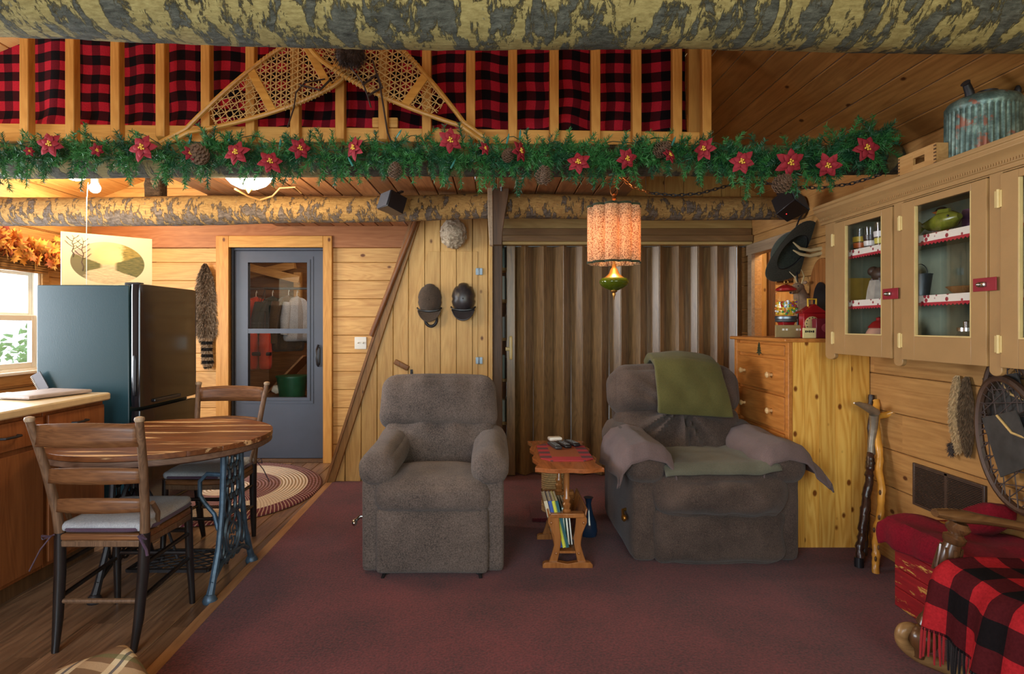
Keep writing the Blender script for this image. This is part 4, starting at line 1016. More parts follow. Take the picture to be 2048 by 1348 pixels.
# maple leaf garland over the window
t = thing('leaf_garland', (XL+.06, 4.6, 1.95), 'autumn maple leaf garland over the kitchen window', 'garland')
lm = [flat('leaf_gold', C(220, 150, 60), .7, 0, .2), flat('leaf_orange', C(204, 104, 44), .7, 0, .2), flat('leaf_rust', C(142, 58, 40), .7, 0, .2)]
lb = [MB(), MB(), MB()]
mp = [(0, -.5), (.08, -.2), (.42, -.32), (.32, -.08), (.62, .12), (.36, .16), (.38, .36), (.16, .26), (0, .62), (-.16, .26), (-.38, .36), (-.36, .16), (-.62, .12), (-.32, -.08), (-.42, -.32), (-.08, -.2)]
for i in range(240):
    k = R.random(); y = 3.7+1.5*k; z = 1.95+.04*math.sin(y*5)-.16*max(0, (y-4.9)/.3)+R.gauss(0, .055); s = R.uniform(.065, .11)
    M_ = Euler((R.uniform(-.9, .9), R.uniform(.7, 2.2), R.uniform(-2, 2))).to_matrix(); c = V((XL+.05+abs(R.gauss(0, .035)), y, z))
    mbk = lb[min(2, int(abs(R.gauss(0, 1.1))))]
    vs = [mbk.bm.verts.new(c+M_ @ V((a*s, b*s, .15*s*abs(a)))) for a, b in mp]; cc = mbk.bm.verts.new(c+M_ @ V((0, 0, -.05*s)))
    for j in range(16): mbk.face([vs[j], vs[(j+1) % 16], cc])
for mbk, m in zip(lb, lm): mbk.build('leaves', m, t, recalc=False, solid=.0008)
MB().tube([(XL+.045, 3.7+1.4*k/20, 1.95+.04*math.sin((3.7+1.4*k/20)*5)) for k in range(21)], .006, 6).build('vine', m_trimwood, t)
# counter and base cabinets
CX, CY1, CB = -2.2, 3.41, -2.82
mb = MB(); pts = [(CB, 1.6), (CX, 1.6)]+[(CX-.05+.05*math.cos(a), CY1-.05+.05*math.sin(a)) for a in [k*PI/12 for k in range(7)]]+[(CB, CY1)]
mb.prism(pts, XY, .872, .912); tag(mb.build('worktop', m_worktop, bevel=.008), 'pale tan kitchen worktop beside the refrigerator', 'worktop')
for k, (a, b, lab) in enumerate(((2.935, 3.385, 'brown base cabinet nearest the refrigerator'), (2.48, 2.93, 'brown base cabinet second from the refrigerator'), (2.025, 2.475, 'brown base cabinet third from the refrigerator'))):
    t = thing('base_cabinet', ((CB+CX)/2, (a+b)/2, 0), lab+' under the worktop', 'cabinet')
    MB().span((CB+.01, a, .09), (CX-.05, b, .871)).build('carcass', m_cabwood, t, bevel=.003)
    MB().span((CB+.05, a, 0), (CX-.1, b, .09)).build('plinth', m_darkpost, t)
    d1 = MB().rbox((CX-.04, (a+b)/2, .785), (.02, b-a-.03, .13), .005, 4).build('drawer', m_cabwood, t)
    d2 = MB().rbox((CX-.04, (a+b)/2, .405), (.02, b-a-.03, .58), .005, 4).build('door', m_cabwood, t)
    for par, z, vert in ((d1, .785, 0), (d2, .60, 1)):
        yy = (a+b)/2 if not vert else a+.06
        pts = [V((CX-.03, yy, z)), V((CX-.008, yy, z)), V((CX-.003, yy, z)), V((CX-.008, yy, z)), V((CX-.03, yy, z))]
        o = [-.05, -.045, 0, .045, .05]
        pts = [q+(V((0, 0, k_)) if vert else V((0, k_, 0))) for q, k_ in zip(pts, o)]
        MB().tube(pts, .006, 8).build('handle', m_darkiron, par)
bc_ = V((-2.47, 3.22, .914))
mb = MB(); mb.rbox(bc_+V((0, 0, .012)), (.28, .36, .022), .01, 6, rot=rotm('Z', -.25)); tag(mb.build('cutting_board', wood('grey_board', C(176, 160, 150), C(140, 124, 116), 'Y')), 'greyish cutting board lying on the worktop beside the refrigerator', 'cutting board')
t = thing('notebook', (-2.66, 3.47, .914), 'spiral notebook leaning against the side of the refrigerator', 'notebook')
MB().box((-2.68, 3.475, .965), (.06, .006, .11), rotm('Y', -.5)).build('cover', flat('grey_cover', C(90, 88, 92), .4), t)
mb = MB()
for k in range(12): mb.tube([V((-2.68, 3.475, .965))+rotm('Y', -.5) @ V((-.03+.005*math.cos(q), .007*math.sin(q), -.05+.009*k)) for q in [j*PI/4 for j in range(8)]], .0015, 4, closed=True)
mb.build('spiral', m_white, t)

# ------------------------------------------------------------------ round table on a treadle base
TX, TY, TR, TZ = -1.68, 3.0, .515, .745
t = thing('treadle_table', (TX, TY, 0), 'round plank table on a blue grey iron treadle base', 'table')
mb = MB(); n = 9; wd = 2*TR/n
for k in range(n):
    y0, y1 = -TR+k*wd+.0012, -TR+(k+1)*wd-.0012; pts = []
    for j in range(13): y = y0+(y1-y0)*j/12; pts.append((math.sqrt(max(0, TR*TR-y*y)), y))
    pts += [(-a, b) for a, b in pts[::-1]]
    mb.prism([(TX+a, TY+b) for a, b in pts], XY, TZ-.025, TZ)
mb.build('tabletop', m_oaktop, t, bevel=.002)
mb = MB(); mb.lathe([(TR-.015, -.058), (TR-.002, -.05), (TR-.004, -.027), (TR-.03, -.026), (TR-.03, -.058)], (TX, TY, TZ), 64); mb.build('table_rim', wood('rim_wood', C(128, 98, 78), C(78, 54, 42), 'X', var=.05), t)
for sx in (-1.335, -1.875):
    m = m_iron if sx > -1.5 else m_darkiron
    fy = lambda u, v, w: V((sx+w, u, v))
    mb = MB(); r = .013
    for s in (-1, 1):
        mb.tube([fy(TY+s*.10, .69, 0), fy(TY+s*.10, .60, 0), fy(TY+s*.115, .40, 0), fy(TY+s*.15, .22, 0), fy(TY+s*.215, .07, 0), fy(TY+s*.235, .03, 0)], [.016, .015, .014, .015, .017, .02], 8)
        mb.lathe([(.03, 0), (.034, .012), (.026, .03), (.018, .04)], fy(TY+s*.238, 0, 0), 14)
    mb.tube([fy(TY-.22, .08, 0), fy(TY-.12, .135, 0), fy(TY, .15, 0), fy(TY+.12, .135, 0), fy(TY+.22, .08, 0)], .012, 8)
    mb.bar(fy(TY-.13, .685, 0), fy(TY+.13, .685, 0), .03, .018)
    def loop(cy, cz, ry, rz, r_=.008, n=16): mb.tube([fy(cy+ry*math.cos(q), cz+rz*math.sin(q), 0) for q in [k*2*PI/n for k in range(n)]], r_, 6, closed=True)
    for row in range(4):
        for s in (-1, 0, 1) if row % 2 else (-.5, .5):
            loop(TY+s*.062, .625-row*.075, .030, .052)
    loop(TY, .255, .085, .105, .011, 24); loop(TY, .235, .055, .062, .006, 20)
    for k in range(6): q = k*PI/3; mb.tube([fy(TY+.012*math.cos(q), .235+.012*math.sin(q), 0), fy(TY+.03*math.cos(q+.5), .235+.03*math.sin(q+.5), 0), fy(TY+.052*math.cos(q), .235+.06*math.sin(q), 0)], .004, 5)
    loop(TY, .335, .03, .035, .005, 14); loop(TY-.115, .21, .02, .05, .007); loop(TY+.115, .21, .02, .05, .007); loop(TY, .15, .03, .03, .006); loop(TY-.06, .145, .026, .024, .006); loop(TY+.06, .145, .026, .024, .006)
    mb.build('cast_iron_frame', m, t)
mb = MB(); mb.tube([(-1.335, TY-.09, .56), (-1.42, TY-.09, .565), (-1.455, TY-.09, .53), (-1.455, TY-.09, .46), (-1.43, TY-.09, .42), (-1.38, TY-.1, .37), (-1.35, TY-.12, .30)], .011, 8); mb.build('frame_brace', m_iron, t)
mb = MB(); x0, x1, y0, y1, z = -1.79, -1.40, TY-.13, TY+.13, .105
for a, b in (((x0, y0), (x1, y0)), ((x0, y1), (x1, y1)), ((x0, y0), (x0, y1)), ((x1, y0), (x1, y1))): mb.bar((a[0], a[1], z), (b[0], b[1], z), .016, .014)
pl = [(x0, y0), (x1, y0), (x1, y1), (x0, y1)]
net(mb, lambda u, v, w: V((u, v, z)), pl, (.55, -.55), .042, .0045)
mb.build('treadle', m_darkiron, t)
mb = MB(); mb.tube([(-1.6, TY-.02, .12), (-1.72, TY+.05, .32), (-1.80, TY+.02, .5)], .008, 6); mb.tube([V((-1.83, TY+.1*math.cos(q), .42+.1*math.sin(q))) for q in [k*PI/10 for k in range(20)]], .012, 6, closed=True); mb.build('drive_wheel', m_darkiron, t)
MB().rbox((-1.37, TY+.02, .705), (.09, .30, .025), .005, 3).build('drawer_block', wood('reddish_block', C(150, 84, 74), C(110, 60, 54), 'Y'), t)
MB().rbox((-1.845, TY+.02, .70), (.09, .30, .025), .005, 3).build('drawer_block', wood('brown_block', C(110, 74, 54), C(80, 52, 40), 'Y'), t)

# ------------------------------------------------------------------ ladder back chairs
def chair(x, y, label):
    t = thing('ladder_back_chair', (x, y, 0), label, 'chair')
    f = lambda a, b, c: V((x+a, y+b, c))
    for s in (-1, 1):
        MB().tube([f(s*.172, -.165, .455), f(s*.178, -.175, .55), f(s*.195, -.215, .74), f(s*.213, -.27, .93)], [.019, .018, .0165, .015], 10).build('back_post', m_oakpost, t)
        MB().lathe([(.0165, -.004), (.019, .004), (.017, .012), (.006, .016)], f(s*.213, -.27, .93), 12).build('post_cap', m_greywood, t)
        MB().tube([f(s*.172, -.165, .46), f(s*.168, -.17, .3), f(s*.162, -.19, .12), f(s*.155, -.215, 0)], [.021, .0215, .019, .013], 10).build('leg', m_blackwood, t)
        MB().tube([f(s*.165, .185, .455), f(s*.168, .19, .25), f(s*.175, .205, 0)], [.018, .0175, .013], 10).build('leg', m_blackwood, t)
        for z0, z1 in ((.33, .335), (.20, .22)): MB().tube([f(s*.168, -.175, z0), f(s*.168, .19, z1)], .0095, 8).build('stretcher', m_blackwood, t)
    for z, yy in ((.19, -.18), (.345, .19), (.24, .195)): MB().tube([f(-.165, yy, z), f(.165, yy, z)], .010, 8).build('stretcher', m_blackwood if yy > 0 else m_oakpost, t)
    for z, hh in ((.868, .085), (.70, .055), (.575, .05)):
        k = (z-.455)/.475; yy = -.165-.105*k**1.3; w = .172+.041*k-.008
        mb = MB(); mb.grid(lambda u, v: f((2*u-1)*w, yy-.025*(1-(2*u-1)**2), z+(v-.5)*hh+(.01*(1-(2*u-1)**2) if v > .5 else 0)), 16, 3); mb.build('slat', m_oak, t, solid=.013, bevel=.003)
    seat = [(-.175, -.18), (.175, -.18), (.19, .05), (.19, .16), (.15, .215), (0, .23), (-.15, .215), (-.19, .16), (-.19, .05)]
    MB().prism([(x+a, y+b) for a, b in seat], XY, .43, .458).build('seat', m_oak, t, bevel=.007)
    MB().prism([(x+a*1.0, y+b*1.0) for a, b in seat], XY, .405, .432).build('seat_rail', m_oakpost, t, bevel=.004)
    for s in (-1, 1): MB().tube([f(s*.19, -.145, .575), f(s*.188, -.10, .52), f(s*.178, -.09, .46)], .010, 8).build('hip_brace', m_oakpost, t)
    c = thing('seat_cushion', (x, y, .459), 'grey tie-on seat pad on the '+label.replace('worn ', '').replace('round ', '').replace(' by the storm door', ''), 'cushion', None)
    mb = MB(); mb.rbox(f(0, .025, .480), (.365, .40, .036), .017, 14, (0, 0, .012), lambda q, u: V((q.x*(1-.12*max(0, u.y)**4), q.y, q.z+.004*noise.noise(q*14)))); mb.build('pad', m_cush, c)
    out = [f(.186*(1-.12*max(0, math.sin(q))**4)*max(-1, min(1, 1.22*math.cos(q))), .025+.204*max(-1, min(1, 1.22*math.sin(q))), .474) for q in [k*2*PI/40 for k in range(40)]]
    MB().tube(out, .008, 6, closed=True).build('piping', m_pad_edge, c)
    for s in (-1, 1):
        mb = MB(); q = f(s*.175, -.19, .46); mb.tube([q, q+V((s*.03, -.025, -.01)), q+V((s*.015, -.05, .012)), q+V((0, -.02, 0)), q+V((s*.035, -.03, -.05)), q+V((s*(.07 if s < 0 else .045), -.04, -.13 if s < 0 else -.07))], .0055, 6, flatk=.5); mb.build('tie', m_pad_edge, c)
    return t, c
chair(-1.59, 2.555, 'worn ladder back chair in front of the round table')
t, c = chair(-1.64, 3.42, 'ladder back chair behind the round table by the storm door')
t.rotation_euler.z = PI; c.rotation_euler.z = PI

# braided rug
t_ = NT('braided_rug'); uv = t_.coord('UV'); s_ = t_.sep(uv); r_ = s_[1]; br = t_.noise(t_.vm('MULTIPLY', t_.coord(), (60, 60, 60)), 1, 2)
tw = t_.ma('GREATER_THAN', t_.ma('FRACT', t_.ma('ADD', t_.ma('MULTIPLY', s_[0], 150.0), t_.ma('MULTIPLY', r_, 16.0))), .74)
mar, crm = C(96, 34, 48), C(206, 188, 162)
ringc = t_.ramp(r_, [(0, crm), (.25, mar), (.56, crm), (.84, mar)], 'CONSTANT')
oth = t_.ramp(r_, [(0, mar), (.25, crm), (.56, C(150, 120, 100)), (.84, crm)], 'CONSTANT')
t_.bump(t_.ma('SINE', t_.ma('MULTIPLY', r_, 180.0)), .6, .006)
m_rug = t_.done(t_.mix(t_.ma('MULTIPLY', tw, .65), ringc, oth), .95)
mb = MB(); rc = V((-2.13, 4.65, .002))
def rug(u, v):
    a = 2*PI*u; r = v; zz = .016*(1 if v < .985 else .2)
    q = V((.74*r*math.cos(a), .88*r*math.sin(a), 0)); q = rotm('Z', .25) @ q
    return rc+q+V((0, 0, zz))
mb.grid(rug, 96, 40); tag(mb.build('braided_rug', m_rug), 'oval braided rug in burgundy and cream in front of the storm door', 'rug')
# plaid pet cushion at the bottom left
t_ = NT('tartan_cloth'); s_ = t_.sep(t_.coord())
def bnd(x, p, lo, hi): fr_ = t_.ma('FRACT', t_.ma('DIVIDE', x, p)); return t_.ma('MULTIPLY', t_.ma('GREATER_THAN', fr_, lo), t_.ma('LESS_THAN', fr_, hi))
col = t_.mix(bnd(s_[0], .13, .1, .45), C(120, 92, 66), C(206, 190, 158)); col = t_.mix(t_.ma('MULTIPLY', bnd(s_[1], .13, .2, .5), .55), col, C(204, 176, 140))
col = t_.mix(t_.ma('MULTIPLY', bnd(s_[0], .13, .25, .33), .8), col, C(40, 48, 74)); col = t_.mix(t_.ma('MULTIPLY', bnd(s_[1], .13, .7, .86), .6), col, C(90, 100, 60)); t_.bump(t_.noise(t_.coord(), 200, 2), .3, .003); m_tart = t_.done(col, .95)
mb = MB(); mb.rbox((-1.275, 1.74, .095), (.5, .5, .15), .05, 16, (0, 0, .03), lambda q, u: q+V((0, 0, .03*noise.noise(q*7)+.02*max(0, u.x)*max(0, u.y))), rotm('Z', .86)); tag(mb.build('floor_cushion', m_tart), 'tan tartan floor cushion at the bottom left corner', 'cushion')
#@@CLOSET
# ------------------------------------------------------------------ accordion door and shelf behind it
t = thing('accordion_door', (1.1, YC, .02), 'brown woodgrain accordion door closing the closet', 'door')
n = 24; xa, xb = PX(1030, YC), PX(1488, YC); zt, zb = 1.975, .02
for k in range(n):
    a0 = xa+(xb-xa)*k/n; a1 = xa+(xb-xa)*(k+1)/n
    sq = .045*(1+.25*math.sin(k*1.7)); y0, y1 = (YC+sq, YC-sq) if k % 2 == 0 else (YC-sq, YC+sq)
    mb = MB(); mb.bar((a0, y0, (zt+zb)/2), (a1, y1, (zt+zb)/2), .008, zt-zb); mb.build('panel', m_acc, t, bevel=.002)
mb = MB(); mb.span((PX(1013, YC), YC-.06, zb), (PX(1030, YC), YC+.04, zt)); mb.build('lead_post', m_acc, t, bevel=.004)
mb = MB(); c = V((PX(1021, YC), YC-.068, PZ(695, YC))); mb.rbox(c, (.028, .014, .20), .006, 5); mb.rbox(c+V((-.025, .0, -.01)), (.04, .012, .03), .005, 4); mb.build('handle', m_yellow if False else flat('cream_handle', C(206, 178, 112), .4), t)
mb = MB(); mb.span((PX(1008, YC), YC-.02, 1.972), (PX(1492, YC), YC+.03, 1.99)); mb.build('track', m_steel, t)
t = thing('video_shelf', (.15, 5.35, 0), 'narrow shelf unit behind the gap beside the accordion door', 'shelf')
for z in (.02, .42, .80, 1.16, 1.5, 1.78): MB().span((.01, 5.2, z), (.8, 5.45, z+.025)).build('shelf_board', m_header, t)
MB().span((.0, 5.45, 0), (.8, 5.47, 2.0)).build('back_board', m_darkpost, t)
for k, z in enumerate((.045, .445, .825, 1.185, 1.525, 1.805)):
    for j in range(3):
        x = .03+.031*j; tag(MB().span((x, 5.22, z), (x+.028, 5.33, z+.19+.02*((k+j) % 2))).build('video_case', flat('video_case_%d' % ((k+j) % 3), [C(70, 110, 106), C(36, 40, 44), C(170, 190, 186)][(k+j) % 3], .3), bevel=.002), 'slim video case on the shelf behind the accordion door', 'video case', 'video cases behind the accordion door')

# ------------------------------------------------------------------ tweed recliner
def wr(amp, f, seed=0):
    return lambda q, u: q+V((0, 0, 0))+V((noise.noise(q*f+V((seed, 0, 0))), noise.noise(q*f+V((0, seed, 5))), noise.noise(q*f+V((9, 0, seed)))))*amp
X0, Y0 = -.322, 3.0
t = thing('recliner', (X0, 3.42, 0), 'brown grey tweed recliner in front of the stair wall', 'recliner')
MB().rbox((X0, Y0+.045, .195), (.575, .09, .33), .025, 14, (0, .03, 0), wr(.003, 9, 1)).build('footrest', m_rec1, t)
def seatw(q, u): return q+V((0, 0, -.045*max(0, u.y)*(1 if u.z > 0 else 0)))+V((0, 0, .004*noise.noise(q*12)))
MB().rbox((X0, Y0+.30, .415), (.60, .62, .17), .07, 18, (0, .02, .035), seatw).build('seat_cushion', m_rec1, t)
for s in (-1, 1):
    MB().rbox((X0+s*.315, Y0+.42, .27), (.105, .76, .49), .025, 8, (0, 0, 0), wr(.002, 8, s)).build('side_panel', m_rec1, t)
    def armw(q, u):
        up = .05*max(0, u.y)**2; return q+V((0, 0, up-.02*max(0, -u.y)**4))+V((0, 0, .004*noise.noise(q*10+V((s, 0, 0)))))
    MB().rbox((X0+s*.295, Y0+.385, .555), (.19, .72, .165), .075, 14, (.01, .01, .015), armw).build('armrest', m_rec1, t)
def tilt(y0, z0, a): return lambda q, u: q
tr_ = rotm('X', -.20)
def backw(q, u): return V((q.x*(1-.03*u.z), q.y+.016*math.cos(q.x*26+1.2*math.sin(q.x*9))*max(0, -u.y)*math.exp(-((u.z-.9)/.7)**2), q.z))+V((0, .006*noise.noise(q*9), .004*noise.noise(q*7)))
MB().rbox((X0-.02, Y0+.66, .545), (.68, .17, .36), .06, 18, (0, .035, 0), backw, tr_).build('lower_back_cushion', m_rec1, t)
MB().rbox((X0-.03, Y0+.715, .815), (.725, .20, .335), .085, 18, (0, .03, .01), backw, tr_).build('head_cushion', m_rec1, t)
MB().rbox((X0, Y0+.80, .5), (.66, .10, .8), .04, 8, rot=tr_).build('back_shell', m_rec1, t)
mb = MB(); c = V((X0-.395, Y0+.12, .285)); mb.tube([c+V((.04, .0, 0)), c+V((0, 0, 0)), c+V((-.005, -.07, 0))], .009, 8); mb.ball(c+V((-.005, -.085, 0)), (.014, .025, .018), 12, 8); mb.build('lever', m_chrome, t)
for s in (-1, 1):
    mb = MB(); mb.tube([(X0+s*.24, Y0+.06, .05), (X0+s*.245, Y0+.03, .025), (X0+s*.25, Y0-.005, .012)], .009, 8); mb.lathe([(.02, 0), (.02, .02), (.012, .03)], (X0+s*.24, Y0+.06, .013), 12); mb.build('foot', m_darkiron, t)
    MB().lathe([(.02, 0), (.02, .03)], (X0+s*.29, Y0+.70, .013), 12).build('foot', m_darkiron, t)

# ------------------------------------------------------------------ velour recliner
X0, Y0 = 1.175, 3.14
t = thing('recliner', (X0, 3.6, 0), 'big taupe velour recliner beside the pine chest of drawers', 'recliner')
def puck(cx, cz, k, amp, n=22):
    def f(q, u):
        d_ = math.hypot(q.x-cx, q.z-cz); a = math.atan2(q.z-cz, q.x-cx)
        w_ = amp*math.sin(a*n+2*math.sin(a*5))*math.exp(-d_/k)
        return q+V((0, (w_ if u.y < 0 else 0)+.007*noise.noise(q*8), .006*noise.noise(q*6+V((3, 0, 0)))))
    return f
MB().rbox((X0+.035, Y0+.08, .16), (.71, .16, .29), .06, 24, (0, .03, .01), wr(.014, 8, 3)).build('footrest', m_rec2, t)
MB().rbox((X0+.04, Y0+.30, .385), (.73, .68, .24), .11, 30, (.015, .035, .03), wr(.02, 8, 6)).build('seat_cushion', m_rec2, t)
for s in (-1, 1):
    MB().rbox((X0+.02+s*.385, Y0+.46, .27), (.14, .84, .50), .04, 10, (.005, 0, 0), wr(.004, 7, 2+s)).build('side_panel', m_rec2, t)
    def armw2(q, u): return q+V((0, 0, .06*max(0, u.y)**2-.015*max(0, -u.y)**3))+V((0, 0, .007*noise.noise(q*8+V((s, 0, 0)))))
    MB().rbox((X0+.02+s*.375, Y0+.40, .545), (.24, .80, .20), .095, 16, (.01, .01, .02), armw2).build('armrest', m_rec2, t)
tr2 = rotm('X', -.22)
MB().rbox((X0, Y0+.68, .575), (.80, .22, .40), .10, 60, (.01, .05, .0), puck(0, .19, .26, .055, 12), tr2).build('lower_back_cushion', m_rec2, t)
MB().rbox((X0-.01, Y0+.74, .865), (.84, .25, .33), .12, 60, (.01, .05, .02), puck(0, -.16, .17, .036, 10), tr2).build('head_cushion', m_rec2, t)
MB().rbox((X0, Y0+.86, .5), (.74, .12, .82), .05, 8, rot=tr2).build('back_shell', m_rec2, t)
mb = MB(); c = V((X0-.46, Y0+.13, .25)); mb.tube([c+V((.04, .05, .02)), c+V((0, .03, .015)), c+V((-.01, -.03, 0))], .009, 8); mb.ball(c+V((-.01, -.045, -.003)), (.015, .025, .02), 12, 8); mb.build('lever', m_brass, t)
# arm covers and seat towel
def armcover(s, lab):
    cx = X0+.02+s*.375; mb = MB()
    prof = [(-.165, .47), (-.155, .52), (-.135, .59), (-.09, .645), (0, .668), (.09, .645), (.13, .60), (.14, .57), (.145, .545)]
    if s > 0: prof = [(-.135, .50)]+prof[2:-1]+[(.17, .54), (.21, .50), (.225, .46)]
    def fn(u, v):
        k = u*(len(prof)-1); i = min(int(k), len(prof)-2); f_ = k-i
        a = prof[i][0]*(1-f_)+prof[i+1][0]*f_; z = prof[i][1]*(1-f_)+prof[i+1][1]*f_
        y = Y0-.035+.60*v; z += .055*max(0, (y-Y0-.4)/.4)**2
        if v < .16: dd = (.16-v)/.16; z -= .085*dd**1.4*(1 if z > .5 else .5); y += .035*dd
        z += .01*math.sin(u*17+v*5)*(abs(u-.5)*2)**3; a += .012*math.sin(v*14+u*3)*(abs(u-.5)*2)**2
        return V((cx+a*1.03, y, z+.006*noise.noise(V((u*4, v*4, s)))))
    mb.grid(fn, 40, 40); return tag(mb.build('arm_cover', m_towel, solid=.008), lab, 'arm cover')
armcover(-1, 'mauve grey cover draped over the left arm of the velour recliner')
armcover(1, 'mauve grey cover hanging off the right arm of the velour recliner')
mb = MB()
def tw_(u, v):
    x = X0-.255+.56*u; y = Y0+.60-.62*v; z = .548+.012*math.sin(u*3)-.02*(1-v)
    if v > .92: z -= .05*(v-.92)/.08
    if u > .8: z += .03*(u-.8)/.2
    return V((x+.04*v*(1 if u > .5 else -.4), y, z+.006*noise.noise(V((u*5, v*5, 0)))))
mb.grid(tw_, 30, 30); tag(mb.build('seat_towel', m_towel2, solid=.012), 'folded sage towel spread on the seat of the velour recliner', 'towel')
# green pillow over the top of the back
mb = MB()
def pil(u, v):
    a = (2*u-1); L = v
    x = X0+.02+a*(.185+.05*L)+.05*L; 
    if v < .35: k = v/.35; y = Y0+.86-.24*k; z = 1.035+.045*math.sin(k*PI)*1+.02*k
    else: k = (v-.35)/.65; y = Y0+.62-.075*math.sin(k*PI*.55)-.02*k; z = 1.055-.30*k+.02*(1-k)
    rim = (1-abs(a)**3)
    return V((x, y-.018*rim*math.sin(v*PI)+.012*noise.noise(V((u*4, v*4, 3))), z+.010*noise.noise(V((u*3, v*5, 7)))-.03*u*(1 if v > .35 else v/.35)+.02*rim*(1 if v < .5 else 0)))
mb.grid(pil, 36, 44); tag(mb.build('green_pillow', m_green, solid=.05, sub=1), 'olive green pillow draped over the top of the velour recliner', 'pillow')
#@@SIDETABLE
# ------------------------------------------------------------------ magazine table
SX, SY0, SY1, SZ = .385, 3.04, 3.76, .562
t = thing('magazine_table', (SX, 3.36, 0), 'varnished maple magazine table between the two recliners', 'table')
def wavy(n=60):
    pts = []; hw, hl = .178, (SY1-SY0)/2; cy = (SY0+SY1)/2
    for i in range(n): k = i/n; pts.append((SX-hw+2*hw*k, SY0+.010*math.cos(k*4*PI)+.010*math.cos(k*2*PI)-.012))
    for i in range(n): k = i/n; pts.append((SX+hw-.012+.012*math.cos(k*6*PI), SY0+(SY1-SY0)*k))
    for i in range(n): k = i/n; pts.append((SX+hw-2*hw*k, SY1-.01*math.cos(k*4*PI)))
    for i in range(n): k = i/n; pts.append((SX-hw+.012-.012*math.cos(k*6*PI), SY1-(SY1-SY0)*k))
    return pts
MB().prism(wavy(), XY, SZ-.022, SZ).build('tabletop', m_varny, t, bevel=.006, seg=3)
for y in (3.17, 3.55): MB().lathe([(.022, .297), (.024, .305), (.017, .315), (.022, .33), (.024, .34), (.016, .35), (.021, .365), (.022, .372), (.014, .385), (.016, .46), (.0155, .52), (.02, .54)], (SX, y, 0), 16).build('spindle', m_varn, t)
for y in (3.14, 3.555):
    o = [(.102, .035), (.085, .08), (.071, .13), (.074, .18), (.093, .225), (.104, .25), (.104, .272), (.092, .29), (.086, .298)]
    i_ = [(.055, .035), (.045, .08), (.036, .13), (.034, .17), (.040, .21), (.044, .25), (.045, .272)]
    for s in (-1, 1): MB().prism([(SX+s*a, b) for a, b in o]+[(SX+s*a, b) for a, b in [(.045, .298)]+i_[::-1]], XZ, y-.009, y+.009).build('end_leg', m_varn, t, bevel=.003)
    MB().prism([(SX-.09, .275), (SX+.09, .275), (SX+.09, .30), (SX-.09, .30)], XZ, y-.012, y+.04).build('end_rail', m_varn, t, bevel=.004)
    MB().prism([(SX-.133, 0), (SX+.133, 0), (SX+.133, .03), (SX+.12, .043), (SX+.06, .046), (SX, .036), (SX-.06, .046), (SX-.12, .043), (SX-.133, .03)], XZ, y-.018, y+.018).build('foot', m_varn, t, bevel=.003)
    for s in (-1, 1):
        for z in (.25, .088): MB().ball((SX+s*(.086 if z > .2 else .06), y-.011, z), (.008, .005, .008), 10, 6).build('wood_plug', m_varn, t)
for s in (-1, 1): MB().bar((SX+s*.105, 3.345, .32), (SX+s*.06, 3.345, .10), .40, .010, up=(s, 0, .3)).build('side_panel', m_varn, t, bevel=.003)
MB().span((SX-.05, 3.14, .085), (SX+.05, 3.55, .097)).build('bottom_shelf', m_varn, t)
bk = [((206, 196, 168), 'thick cream paperback leaning at the left of the magazine rack', -.085, .30), ((60, 92, 170), 'blue spined book behind the cream paperback', -.062, .28), ((214, 214, 70), 'yellow spined booklet in the magazine rack', -.044, .27), ((40, 92, 100), 'dark teal spined book right of the yellow booklet', -.028, .25)]
for k, (c_, lab, dx, hh) in enumerate(bk):
    b = thing('book', (SX+dx, 3.26, .1), lab, 'book')
    rt = rotm('Y', -.24); cc = V((SX+dx, 3.25, .235))
    MB().box(cc, (.016, .19, .25), rt).build('pages', flat('page_edges', C(222, 208, 176), .8), b)
    for s in (-1, 1): MB().box(cc+rt @ V((s*.0088, 0, 0)), (.0014, .196, .256), rt).build('cover', flat('book_cover_%d' % k, C(*c_), .4), b)
    MB().box(cc+rt @ V((0, -.097, 0)), (.019, .0014, .256), rt).build('spine', flat('book_spine_%d' % k, C(*c_), .4), b)
for k, (c_, lab) in enumerate((((90, 176, 170), 'teal magazine standing behind the slot of the table end'), ((196, 206, 190), 'pale green magazine beside the teal magazine'), ((60, 62, 66), 'dark magazine at the right of the table slot'))):
    b = thing('magazine', (SX+.0+.016*k, 3.3, .1), lab, 'magazine'); rt = rotm('Y', -.10)
    for s in (-1, 1): MB().box(V((SX-.012+.016*k, 3.30, .215))+rt @ V((s*.004, 0, 0)), (.0015, .24, .20), rt).build('cover', flat('mag_cover_%d' % k, C(*c_), .3), b)
    MB().box(V((SX-.012+.016*k, 3.30, .215)), (.007, .238, .198), rt).build('pages', m_white, b)
# place mat, remotes
t_ = NT('placemat'); uv = t_.sep(t_.coord()); 
inx = t_.ma('MULTIPLY', t_.ma('LESS_THAN', t_.ma('ABSOLUTE', uv[0]), .082), t_.ma('LESS_THAN', t_.ma('ABSOLUTE', uv[1]), .135))
ck_ = t_.ma('MULTIPLY', t_.ma('GREATER_THAN', t_.ma('FRACT', t_.ma('MULTIPLY', uv[1], 9.0)), .5), t_.ma('GREATER_THAN', t_.ma('ABSOLUTE', uv[0]), .082))
col = t_.mix(ck_, C(172, 52, 62), C(96, 60, 66)); col = t_.mix(inx, col, C(150, 82, 44)); m_mat = t_.done(col, .85)
mb = MB(); oc = [(-.09, -.2), (.09, -.2), (.145, -.15), (.145, .15), (.09, .2), (-.09, .2), (-.145, .15), (-.145, -.15)]
mb.prism([(SX+.012+a, 3.42+b*1.15) for a, b in oc], XY, SZ+.0005, SZ+.005); tag(mb.build('placemat', m_mat, bevel=.001), 'red checked placemat on the magazine table', 'placemat')
